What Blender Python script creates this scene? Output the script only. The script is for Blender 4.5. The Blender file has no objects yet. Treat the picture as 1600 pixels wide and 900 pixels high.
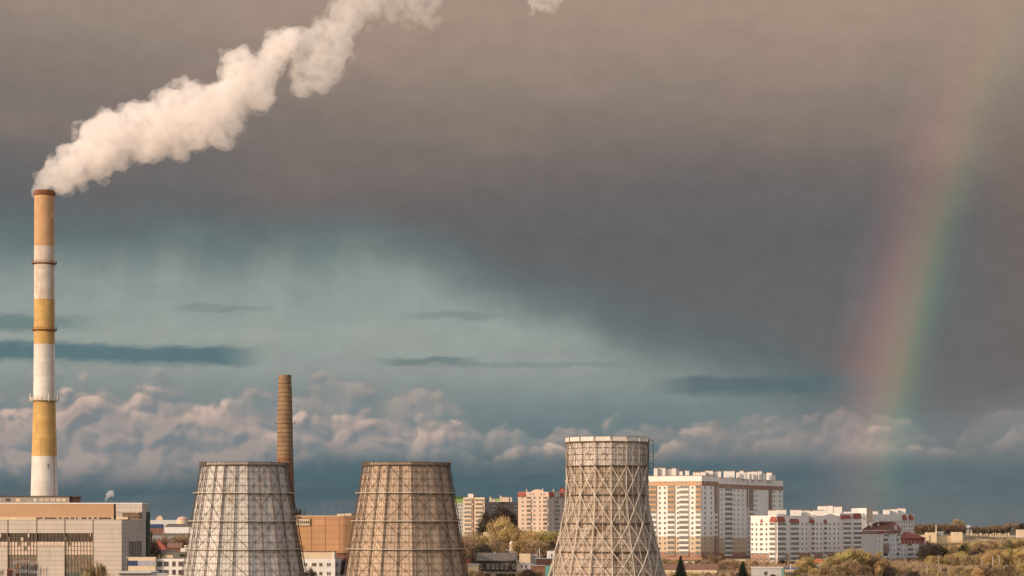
import bpy, bmesh, math, random
from mathutils import Vector, Matrix, noise as mnoise
R = math.radians
F = 3600.0; HOR = 815.0; CZ = 34.0
sc = bpy.context.scene
C = sc.collection
random.seed(7)

# ------------------------------------------------------------------ camera
cam = bpy.data.cameras.new('camera'); camo = bpy.data.objects.new('camera', cam); C.objects.link(camo)
cam.sensor_width = 36; cam.lens = 36 * F / 1600; cam.clip_start = 1; cam.clip_end = 40000
cam.shift_y = (HOR - 450) / 1600
camo.location = (0, 0, CZ); camo.rotation_euler = (R(90), 0, 0)
sc.camera = camo

# ------------------------------------------------------------------ light, world, exposure
SUN_AZ = 231.0      # compass bearing of the sun, clockwise from +Y (behind and to the left of the camera)
SUN_EL = 17.0
sd = Vector((math.sin(R(SUN_AZ)) * math.cos(R(SUN_EL)), math.cos(R(SUN_AZ)) * math.cos(R(SUN_EL)), math.sin(R(SUN_EL))))
sun = bpy.data.lights.new('sun', 'SUN'); suno = bpy.data.objects.new('sun', sun); C.objects.link(suno)
sun.energy = 3.45; sun.angle = R(0.53); sun.color = (1.0, 0.735, 0.545)
suno.rotation_euler = sd.to_track_quat('Z', 'Y').to_euler()
suno.location = sd * 500

sc.view_settings.view_transform = 'Standard'; sc.view_settings.look = 'None'
sc.view_settings.exposure = 0.0; sc.view_settings.gamma = 1.0
try: sc.view_settings.use_curve_mapping = False
except Exception: pass
sc.render.engine = 'CYCLES'
sc.cycles.max_bounces = 28; sc.cycles.diffuse_bounces = 3; sc.cycles.glossy_bounces = 2; sc.cycles.volume_bounces = 28
sc.cycles.transparent_max_bounces = 12
sc.cycles.use_denoising = True
sc.cycles.volume_step_rate = 2.0
try: sc.cycles.denoiser = 'OPENIMAGEDENOISE'
except Exception: pass

def lin(c):
    f = lambda v: (v / 12.92 if v <= 0.04045 else ((v + 0.055) / 1.055) ** 2.4)
    return tuple(f(x / 255.0) for x in c)

class G:      # small expression compiler for shader nodes
    def __init__(s, nt): s.nt = nt
    def n(s, t): return s.nt.nodes.new(t)
    def put(s, sock, v):
        if isinstance(v, E): s.nt.links.new(v.s, sock)
        elif isinstance(v, (tuple, list)):
            sock.default_value = tuple(v) if len(sock.default_value) == len(v) else tuple(v) + (1.0,)
        else: sock.default_value = v
    def m(s, op, a, b=None, c=None, clamp=False):
        k = s.n('ShaderNodeMath'); k.operation = op; k.use_clamp = clamp
        s.put(k.inputs[0], a)
        if b is not None: s.put(k.inputs[1], b)
        if c is not None: s.put(k.inputs[2], c)
        return E(s, k.outputs[0])
    def vec(s, x, y, z=0.0):
        k = s.n('ShaderNodeCombineXYZ'); s.put(k.inputs[0], x); s.put(k.inputs[1], y); s.put(k.inputs[2], z); return E(s, k.outputs[0])
    def sep(s, v):
        k = s.n('ShaderNodeSeparateXYZ'); s.put(k.inputs[0], v); return [E(s, o) for o in k.outputs]
    def mix(s, f, a, b, mode='MIX'):
        k = s.n('ShaderNodeMix'); k.data_type = 'RGBA'; k.blend_type = mode; k.clamp_factor = True
        s.put(k.inputs[0], f); s.put(k.inputs[6], a); s.put(k.inputs[7], b); return E(s, k.outputs[2])
    def noise(s, v, scale=1.0, detail=4.0, rough=0.5, dist=0.0, dim3=False):
        k = s.n('ShaderNodeTexNoise'); k.noise_dimensions = '3D' if dim3 else '2D'; s.put(k.inputs['Vector'], v)
        k.inputs['Scale'].default_value = scale; k.inputs['Detail'].default_value = detail
        k.inputs['Roughness'].default_value = rough; k.inputs['Distortion'].default_value = dist
        return E(s, k.outputs['Fac'])
    def ss(s, a, b, x):
        k = s.n('ShaderNodeMapRange'); k.interpolation_type = 'SMOOTHSTEP'
        s.put(k.inputs[0], x); k.inputs[1].default_value = a; k.inputs[2].default_value = b
        k.inputs[3].default_value = 0; k.inputs[4].default_value = 1
        return E(s, k.outputs[0])
    def ls(s, a, b, x):
        k = s.n('ShaderNodeMapRange'); s.put(k.inputs[0], x); k.inputs[1].default_value = a; k.inputs[2].default_value = b
        return E(s, k.outputs[0])
    def ramp(s, x, stops, lo=0.0, hi=1.0, srgb=True):
        x = s.ls(lo, hi, x)
        k = s.n('ShaderNodeValToRGB'); s.put(k.inputs[0], x); r = k.color_ramp
        while len(r.elements) > 1: r.elements.remove(r.elements[-1])
        for i, (p, c) in enumerate(stops):
            p = (p - lo) / (hi - lo)
            e = r.elements[0] if i == 0 else r.elements.new(p)
            e.position = p
            if not isinstance(c, (tuple, list)): c = (c, c, c)
            elif srgb: c = lin(c)
            e.color = (c[0], c[1], c[2], 1)
        return E(s, k.outputs[0])
class E:
    def __init__(s, g, k): s.g = g; s.s = k
    def __add__(s, o): return s.g.m('ADD', s, o)
    __radd__ = __add__
    def __sub__(s, o): return s.g.m('SUBTRACT', s, o)
    def __rsub__(s, o): return s.g.m('SUBTRACT', o, s)
    def __mul__(s, o): return s.g.m('MULTIPLY', s, o)
    __rmul__ = __mul__
    def __truediv__(s, o): return s.g.m('DIVIDE', s, o)
    def __rtruediv__(s, o): return s.g.m('DIVIDE', o, s)

def build_world():
    w = bpy.data.worlds.new('World'); sc.world = w; w.use_nodes = True
    nt = w.node_tree; nt.nodes.clear(); g = G(nt)
    out = g.n('ShaderNodeOutputWorld')
    tc = g.n('ShaderNodeTexCoord'); d = E(g, tc.outputs['Generated'])
    x, y, z = g.sep(d)
    hyp = g.m('SQRT', x * x + y * y)
    az = g.m('ARCTAN2', x, y)
    el = g.m('ARCTAN2', z, hyp)
    # storm-sky coordinates in bearing / elevation, 1 unit = 1/3600 rad, v grows downwards from 815 at the horizon
    u = az * 3640.0 + 800.0
    v = 815.0 - el * 3660.0
    # wide soft warp for every layer
    n1 = g.noise(g.vec(u, v * 2.0), 0.0022, 4, .5)
    n2 = g.noise(g.vec(u + 5000.0, v * 1.5), 0.006, 5, .55)
    # ---- high storm deck
    vv = v + (n1 - .5) * 90.0 + (n2 - .5) * 26.0
    deckR = g.ramp(vv, [(-700, (120, 106, 96)), (-60, (166, 146, 132)), (30, (162, 141, 127)), (110, (148, 132, 120)), (200, (128, 117, 110)), (290, (110, 104, 103)),
                        (380, (101, 100, 101)), (450, (101, 102, 104)), (560, (106, 104, 104)), (650, (112, 114, 116)), (815, (104, 112, 116))], -700, 815)
    deckL = g.ramp(vv, [(-700, (120, 106, 96)), (-60, (158, 142, 130)), (30, (150, 135, 123)), (120, (134, 122, 114)), (210, (116, 110, 106)), (290, (102, 102, 104)),
                        (350, (94, 102, 106)), (420, (112, 124, 124)), (815, (105, 115, 118))], -700, 815)
    deck = g.mix(g.ss(60, 620, u), deckL, deckR)
    pinkn = g.noise(g.vec(u + 900.0, v * 2.2), 0.0035, 3, .5)
    deck = g.mix(g.ss(.45, .8, pinkn) * .2 * g.ss(420, 120, v), deck, lin((172, 140, 128)))
    brown = g.ss(1450, 1640, u) * g.ss(640, 420, v) * g.ss(60, 260, v)
    deck = g.mix(brown * .4, deck, lin((126, 106, 94)))
    # ---- clear teal band below the deck
    clear = g.ramp(v + (n2 - .5) * 16.0, [(300, (108, 124, 124)), (390, (120, 133, 131)), (440, (138, 149, 147)), (520, (152, 160, 154)), (575, (146, 153, 149)), (620, (126, 139, 138)),
                       (680, (98, 118, 123)), (715, (80, 104, 112)), (775, (80, 99, 107)), (815, (104, 112, 116)), (880, (90, 90, 85))], 300, 880)
    # lighter toward the middle, darker away to the right
    right = g.ss(1080, 1420, u)
    clearR = g.ramp(v, [(300, (100, 102, 104)), (560, (106, 112, 114)), (640, (118, 122, 124)), (700, (100, 114, 118)), (750, (92, 108, 113)), (790, (100, 110, 113)), (815, (106, 112, 114)), (880, (90, 90, 85))], 300, 880)
    clear = g.mix(right, clear, clearR)
    # deck's lower edge along the bearing
    edge = g.ramp(u, [(-3000, .36), (0, .36), (560, .36), (700, .40), (800, .452), (1000, .512), (1180, .56), (1330, .64), (1480, .72), (1700, .75), (5000, .6)], -3000, 5000, False) * 1000.0
    soft = (v - edge + (n2 - .5) * 46.0 + (n1 - .5) * 50.0)
    wide = g.ss(620, 1250, u)
    soft = soft / (1.0 + wide * .55)
    under = g.ss(-64, 10, soft)
    deck = g.mix(under * (.55 + wide * .35), deck, g.mix(wide, lin((104, 120, 122)), lin((95, 109, 113))))
    band = g.ss(-22, 78, soft)
    # rain streaks slanting out of the deck
    rs = g.noise(g.vec(u + v * .12, v * .05), 0.011, 3, .5)
    band = g.m('MULTIPLY', band, 1.0, clamp=True)
    col = g.mix(band, deck, clear)
    col = g.mix(g.ss(.42, .7, rs) * .32 * band * g.ss(640, 500, v), col, lin((160, 166, 158)))
    # ---- lenticular streaks
    def streak(col, u0, u1, vc, h, c, a, skew=0.0, tail=60.0, seed=0.0):
        nn = g.noise(g.vec(u + seed, v * 3.5), .014, 6, .62)
        vs = (v - vc - (u - u0) * skew + (nn - .5) * 20.0) / h
        um = g.ss(u0 - tail, u0 + tail, u) * g.ss(u1 + tail * .5, u1 - tail * 1.5, u)
        prof = g.ss(-1.0, -.35, vs) * g.ss(1.05, .3, vs)
        return g.mix(prof * um * a, col, lin(c))
    col = streak(col, -900, 405, 540, 21, (80, 111, 119), .86, .012, 50)
    col = streak(col, -500, 150, 506, 18, (98, 121, 123), .75, .0, 60, 70.)
    col = streak(col, 600, 745, 561, 8.5, (100, 120, 122), .7, .0, 30, 10.)
    col = streak(col, 650, 1000, 566, 6, (118, 132, 132), .5, .0, 60, 400.)
    col = streak(col, 1050, 1380, 600, 19, (90, 108, 112), .85, .0, 50, 800.)
    col = streak(col, 640, 800, 489, 7, (116, 128, 128), .5, .0, 40, 900.)
    col = streak(col, 280, 430, 480, 7, (118, 133, 133), .5, .0, 40, 300.)
    # ---- cumulus banks: a top outline along the bearing, heaped lobes of two sizes, lit from the upper left
    def lobe(uu, ww, sc_, smooth):
        k = g.n('ShaderNodeTexVoronoi'); k.voronoi_dimensions = '2D'; k.feature = 'SMOOTH_F1' if smooth else 'F1'; k.inputs['Scale'].default_value = sc_
        if smooth: k.inputs['Smoothness'].default_value = .35
        g.put(k.inputs['Vector'], g.vec(uu, ww)); return 1.0 - E(g, k.outputs['Distance'])
    def heap(du, dv, seed):
        uu = u + (du + seed); ww = (v + dv) * 1.25
        a = g.noise(g.vec(uu, ww), .014, 4, .5)
        wu = uu + (a - .5) * 52.0; ww2 = ww + (a - .5) * 52.0
        return lobe(wu, ww2, .0125, True) * .66 + lobe(wu + 40.0, ww2, .031, True) * .24 + a * .36
    def bank(col, top, seed, amp, darkc, litc, hic, lo, op):
        h0 = heap(0.0, 0.0, seed); h1 = heap(-8.0, -9.0, seed)
        e = (v - top) / amp + (h0 - .86) * 2.1
        mask = g.ss(-.08, .34, e) * g.ss(lo + 55, lo - 10, v + (n2 - .5) * 50.0 - g.ss(520, 320, u) * 34.0)
        sh = g.ss(-.16, .10, h0 - h1)
        deep = g.ss(.0, 2.2, e)
        c = g.mix(sh * (1.0 - deep * .35), lin(darkc), lin(litc))
        rim = g.ss(.02, .16, h0 - h1) * g.ss(1.6, .1, e)
        c = g.mix(rim * .85, c, lin(hic))
        fade = g.ss(900, 1150, u) * .45
        c = g.mix(fade, c, lin((136, 130, 128)))
        return g.mix(mask * op * (1.0 - g.ss(900, 1150, u) * .30 - g.ss(1400, 1500, u) * .25), col, c)
    def topline(st): return g.ramp(u, [(a, b / 1000.0) for a, b in st], -3000, 5000, False) * 1000.0
    t1 = topline([(-3000, 600), (-300, 600), (60, 586), (260, 584), (400, 606), (440, 600), (500, 572), (560, 568), (680, 596), (740, 640), (800, 668), (900, 652), (1010, 660), (1110, 640), (1200, 630), (1400, 640), (1500, 655), (1580, 622), (1700, 640), (5000, 620)])
    t2 = topline([(-3000, 640), (-200, 630), (80, 616), (190, 602), (340, 612), (430, 646), (520, 640), (600, 622), (700, 655), (760, 690), (860, 684), (1000, 690), (1120, 655), (1300, 650), (1420, 672), (1500, 700), (1590, 655), (1700, 665), (5000, 650)])
    veil = g.ss(-30, 60, v - t1) * g.ss(740, 670, v)
    col = g.mix(veil * .38, col, lin((142, 143, 142)))
    col = bank(col, t1, 131.0, 42.0, (124, 134, 137), (160, 151, 146), (178, 163, 154), 680, .72)
    col = bank(col, t2, 977.0, 34.0, (124, 131, 136), (184, 164, 154), (220, 192, 175), 692, .86)
    lowb = g.ss(690, 752, v - g.ss(520, 320, u) * 30.0)
    col = g.mix(lowb * .8, col, clear)
    # low mist line
    col = g.mix(g.ss(.45, .7, g.noise(g.vec(u, v * 6.0), .004, 3, .5)) * .25 * g.ss(700, 740, v), col, lin((120, 124, 126)))
    # fine mottling of the deck
    fm = g.noise(g.vec(u, v * 1.6), .02, 5, .6)
    col = g.mix(.10, col, g.mix(fm, (0.0, 0.0, 0.0), (1.0, 1.0, 1.0)), 'OVERLAY')
    # ---- rainbow: ring 42 degrees round the antisolar point
    aaz, ael = R(50.45), R(-5.0)
    A = (math.sin(aaz) * math.cos(ael), math.cos(aaz) * math.cos(ael), math.sin(ael))
    dt = x * A[0] + y * A[1] + z * A[2]
    ang = g.m('ARCCOSINE', dt) * (180 / math.pi)
    bow = g.ramp(ang, [(40.2, (0, 0, 0)), (40.85, (0, 6, 6)), (41.2, (4, 28, 18)), (41.5, (36, 66, 22)), (41.8, (104, 80, 30)), (42.15, (124, 66, 32)), (42.5, (104, 38, 28)), (42.95, (50, 16, 14)), (43.6, (0, 0, 0))], 39.0, 44.5, False)
    for e in bow.s.node.color_ramp.elements:
        c = e.color; e.color = (c[0] / 255, c[1] / 255, c[2] / 255, 1)
    bi = g.ss(-160, 420, v) * g.ss(835, 560, v)
    bi = bi * .66 + g.ss(850, 780, v) * .30 * g.ss(300, 500, v)
    k = g.n('ShaderNodeVectorMath'); k.operation = 'SCALE'; g.put(k.inputs[0], bow); g.put(k.inputs[3], bi * .28)
    kk = g.n('ShaderNodeVectorMath'); kk.operation = 'ADD'; g.put(kk.inputs[0], col); g.put(kk.inputs[1], E(g, k.outputs[0]))
    storm = E(g, kk.outputs[0])
    # ---- clear evening sky everywhere outside the storm bank
    sky = g.n('ShaderNodeTexSky'); sky.sky_type = 'NISHITA'; sky.sun_disc = False
    sky.sun_elevation = R(SUN_EL); sky.sun_rotation = R(SUN_AZ); sky.altitude = 150; sky.air_density = 1.0; sky.dust_density = 3.0
    skyc = E(g, sky.outputs[0])
    # broken sunlit cloud on the clear side
    cn = g.noise(g.vec(x / (g.m('ABSOLUTE', z) + .15), y / (g.m('ABSOLUTE', z) + .15), 0.0), 1.1, 6, .55)
    skyc = g.mix(g.ss(.40, .62, cn) * .85, skyc, (10.5, 9.0, 7.9))
    bg1 = g.n('ShaderNodeBackground'); g.put(bg1.inputs[0], skyc); bg1.inputs[1].default_value = 0.15
    bg2 = g.n('ShaderNodeBackground'); g.put(bg2.inputs[0], storm); bg2.inputs[1].default_value = 1.0
    front = g.ss(1.0, .5, g.m('ABSOLUTE', az - .08)) * g.ss(.75, .35, el)
    mx = g.n('ShaderNodeMixShader'); g.put(mx.inputs[0], front)
    nt.links.new(bg1.outputs[0], mx.inputs[1]); nt.links.new(bg2.outputs[0], mx.inputs[2])
    nt.links.new(mx.outputs[0], out.inputs[0])
    w.cycles.sampling_method = 'MANUAL'; w.cycles.sample_map_resolution = 512
build_world()

# ------------------------------------------------------------------ materials
MATS = {}
def pmat(name, c1, c2=None, scale=.3, rough=.85, streak=0.0, streak_c=None, seam=None, metal=0.0, blotch=None, spec=.3, bump=0.0, rnd=0.0):
    """c1/c2 linear base colours mixed by noise; streak: run-off stains; seam=(w,h,t,colour): panel joints; blotch=(colour,threshold,scale)"""
    if name in MATS: return MATS[name]
    m = bpy.data.materials.new(name); m.use_nodes = True; nt = m.node_tree; g = G(nt)
    b = nt.nodes['Principled BSDF']
    b.inputs['Roughness'].default_value = rough; b.inputs['Metallic'].default_value = metal
    b.inputs['Specular IOR Level'].default_value = spec
    tc = g.n('ShaderNodeTexCoord'); P = E(g, tc.outputs['Object']); x, y, z = g.sep(P)
    c2 = c2 or tuple(v * .82 for v in c1)
    n = g.noise(P, scale, 5, .6, dim3=True)
    col = g.mix(g.ss(.36, .64, n), c1, c2)
    h = x + y
    if seam:
        w, hh, t, sc_ = seam
        if hh:
            fz = g.m('FRACT', z / hh); dz = g.m('MINIMUM', fz, 1.0 - fz) * hh
            line = g.ss(t, t * .4, dz)
        else: line = None
        if w:
            fh = g.m('FRACT', h / w); dh = g.m('MINIMUM', fh, 1.0 - fh) * w
            l2 = g.ss(t, t * .4, dh); line = l2 if line is None else g.m('MAXIMUM', line, l2)
        k = g.n('ShaderNodeTexWhiteNoise'); k.noise_dimensions = '2D'
        g.put(k.inputs['Vector'], g.vec(g.m('FLOOR', h / (w or 6.0)), g.m('FLOOR', z / (hh or 9.0))))
        col = g.mix(E(g, k.outputs['Value']) * .22, col, tuple(v * .62 for v in c1))
        col = g.mix(line * .85, col, sc_)
    if streak:
        s = g.noise(g.vec(x * 1.0, y * 1.0, z * .06), 1.3, 4, .65, dim3=True)
        s2 = g.noise(g.vec(x, y, z * .4), .25, 3, .5, dim3=True)
        col = g.mix(g.ss(.5, .72, s) * g.ss(.3, .6, s2) * streak, col, streak_c or tuple(v * .4 for v in c1))
    if blotch:
        bc, th, bs = blotch
        s = g.noise(g.vec(x, y, z * .5), bs, 6, .7, dim3=True)
        col = g.mix(g.ss(th, th + .08, s), col, bc)
    if rnd:
        oi = g.n('ShaderNodeObjectInfo'); r = E(g, oi.outputs['Random'])
        hs = g.n('ShaderNodeHueSaturation'); g.put(hs.inputs['Color'], col)
        g.put(hs.inputs['Value'], 1.0 - rnd + r * (2 * rnd)); g.put(hs.inputs['Hue'], .5 + (g.m('FRACT', r * 7.31) - .5) * .05 * rnd * 2)
        col = E(g, hs.outputs[0])
    g.put(b.inputs['Base Color'], col)
    if bump:
        bp = g.n('ShaderNodeBump'); bp.inputs['Strength'].default_value = bump; bp.inputs['Distance'].default_value = .1
        g.put(bp.inputs['Height'], n); nt.links.new(bp.outputs[0], b.inputs['Normal'])
    MATS[name] = m
    return m

M = {}
M['steel_dark'] = pmat('rusty_dark_steel', (.13, .092, .068), (.08, .06, .048), .8, .7)
M['steel_light'] = pmat('pale_weathered_steel', (.58, .52, .45), (.48, .42, .35), .6, .7, .25, (.16, .09, .05))
M['steel_grey'] = pmat('grey_steel', (.16, .16, .16), (.11, .11, .11), .5, .6)
M['galv'] = pmat('galvanised_steel', (.42, .42, .41), (.32, .32, .32), .8, .5, metal=.4)
M['rust'] = pmat('orange_rust_steel', (.28, .11, .05), (.18, .075, .04), .9, .85)
M['glass'] = pmat('dark_window_glass', (.085, .08, .078), (.12, .11, .10), .35, .15, spec=.5, rnd=.45)
M['glass_warm'] = pmat('curtained_window_glass', (.20, .165, .14), (.14, .12, .105), .5, .25, spec=.5, rnd=.45)
M['frame'] = pmat('white_window_frame', (.62, .60, .57), (.55, .53, .5), .6)
M['frame_old'] = pmat('brown_window_frame', (.26, .19, .14), (.2, .15, .11), .6)

# ------------------------------------------------------------------ mesh collecting
class MB:
    def __init__(s): s.v = []; s.f = []; s.m = []
    def add(s, vs, fs, mi=0):
        o = len(s.v); s.v.extend([tuple(p) for p in vs]); s.f.extend([tuple(i + o for i in f) for f in fs]); s.m.extend([mi] * len(fs))
    def quad(s, a, b, c, d, mi=0): s.add([a, b, c, d], [(0, 1, 2, 3)], mi)
    def box(s, x0, x1, y0, y1, z0, z1, mi=0):
        s.add([(x0, y0, z0), (x1, y0, z0), (x1, y1, z0), (x0, y1, z0), (x0, y0, z1), (x1, y0, z1), (x1, y1, z1), (x0, y1, z1)],
              [(0, 3, 2, 1), (4, 5, 6, 7), (0, 1, 5, 4), (1, 2, 6, 5), (2, 3, 7, 6), (3, 0, 4, 7)], mi)
    def bar(s, a, b, w, mi=0, h=None, n=4):
        a = Vector(a); b = Vector(b); d = b - a
        if d.length < 1e-6: return
        d.normalize(); up = Vector((0, 0, 1)) if abs(d.z) < .95 else Vector((1, 0, 0))
        s1 = d.cross(up).normalized(); s2 = s1.cross(d); h = w if h is None else h
        vs = []
        for p in (a, b):
            for k in range(n):
                t = 2 * math.pi * (k + .5) / n
                vs.append(p + s1 * (math.cos(t) * w * .7071) + s2 * (math.sin(t) * h * .7071))
        fs = [(k, (k + 1) % n, n + (k + 1) % n, n + k) for k in range(n)] + [tuple(range(n))[::-1], tuple(range(n, 2 * n))]
        s.add(vs, fs, mi)
    def prism(s, pts, z0, z1, mi=0, cap=True, mtop=None):
        n = len(pts); vs = [(p[0], p[1], z0) for p in pts] + [(p[0], p[1], z1) for p in pts]
        s.add(vs, [(k, (k + 1) % n, n + (k + 1) % n, n + k) for k in range(n)], mi)
        if cap: s.add(vs, [tuple(range(n, 2 * n)), tuple(range(n))[::-1]], mi if mtop is None else mtop)
    def rings(s, rz, n, off=0.0, mi=0, cap0=False, cap1=False, mfn=None, cx=0, cy=0):
        vs = []
        for (r, z) in rz:
            for k in range(n):
                t = off + 2 * math.pi * k / n; vs.append((cx + r * math.sin(t), cy - r * math.cos(t), z))
        o = len(s.v); s.v.extend(vs)
        for j in range(len(rz) - 1):
            for k in range(n):
                k2 = (k + 1) % n
                s.f.append((o + j * n + k, o + j * n + k2, o + (j + 1) * n + k2, o + (j + 1) * n + k)); s.m.append(mfn(j) if mfn else mi)
        if cap0: s.f.append(tuple(o + k for k in range(n))[::-1]); s.m.append(mi)
        if cap1: s.f.append(tuple(o + (len(rz) - 1) * n + k for k in range(n))); s.m.append(mi)
    def mesh(s, name, mats, smooth=False):
        me = bpy.data.meshes.new(name); me.from_pydata(s.v, [], s.f)
        for mm in mats: me.materials.append(mm)
        if len(mats) > 1: me.polygons.foreach_set('material_index', s.m)
        if smooth: me.polygons.foreach_set('use_smooth', [True] * len(s.f))
        me.update(); return me

def tag(o, label=None, cat=None, group=None, kind=None):
    if label: o['label'] = label
    if cat: o['category'] = cat
    if group: o['group'] = group
    if kind: o['kind'] = kind
    return o
def thing(name, label, cat, loc=(0, 0, 0), rz=0.0, group=None):
    o = bpy.data.objects.new(name, None); C.objects.link(o); o.empty_display_size = 1
    o.location = loc; o.rotation_euler = (0, 0, rz)
    return tag(o, label, cat, group)
def part(name, mb, mats, parent=None, label=None, smooth=False):
    if not isinstance(mats, (list, tuple)): mats = [mats]
    me = mb if isinstance(mb, bpy.types.Mesh) else mb.mesh(name, mats, smooth)
    o = bpy.data.objects.new(name, me); C.objects.link(o)
    if parent: o.parent = parent
    if label: o['label'] = label
    return o
def copy_thing(root, loc, rz=None, scale=None, label=None, group=None):
    def cp(o, par):
        c = o.copy(); C.objects.link(c); c.parent = par
        for ch in [q for q in KIDS.get(o.name, [])]: cp(ch, c)
        return c
    r = root.copy(); C.objects.link(r)
    for ch in KIDS.get(root.name, []): cp(ch, r)
    r.location = loc
    if rz is not None: r.rotation_euler = (0, 0, rz)
    if scale: r.scale = scale if isinstance(scale, tuple) else (scale,) * 3
    if label: r['label'] = label
    if group: r['group'] = group
    return r
KIDS = {}
def remember(root):
    KIDS[root.name] = list(root.children)
    for c in root.children: remember(c)

# ------------------------------------------------------------------ terrain
TER = [(0, 0), (800, 0.5), (950, 3), (1080, 7), (1150, 9), (1300, 11.5), (1500, 15), (1700, 18), (2000, 21.5), (2500, 25.5), (3200, 25.5), (4500, 20), (8000, -10), (30000, -300)]
def interp(tab, x):
    if x <= tab[0][0]: return tab[0][1]
    for (a, b), (c, d) in zip(tab, tab[1:]):
        if x <= c: return b + (d - b) * (x - a) / (c - a)
    return tab[-1][1]
def gz(x, y): return interp(TER, math.hypot(x * .35, y)) if y > 0 else 0.0
def at(px, D): return (px - 800) / F * D
def zat(py, D): return CZ + (HOR - py) / F * D

mb = MB()
ys = [-6000, -2000, -500, 0, 200, 400, 600, 700, 800, 850, 900, 950, 1000, 1040, 1080, 1115, 1150, 1200, 1250, 1300, 1400, 1500, 1600, 1700, 1850, 2000, 2250, 2500, 2850, 3200, 3800, 4500, 6000, 8000, 12000, 20000, 29000]
xs = [-29000, -15000, -8000, -4000, -2000, -1200, -800, -600, -500, -400, -350, -300, -250, -200, -150, -100, -50, 0, 50, 100, 150, 200, 250, 300, 350, 400, 500, 600, 800, 1200, 2000, 4000, 8000, 15000, 29000]
vs = [(x, y, gz(x, y)) for y in ys for x in xs]; nx = len(xs)
mb.add(vs, [(j * nx + i, j * nx + i + 1, (j + 1) * nx + i + 1, (j + 1) * nx + i) for j in range(len(ys) - 1) for i in range(nx - 1)])
gm = pmat('scrub_ground', (.085, .070, .035), (.12, .095, .055), .02, .95, blotch=((.06, .07, .025), .55, .05))
tag(part('ground', mb, gm, smooth=True), kind='structure')

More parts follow.
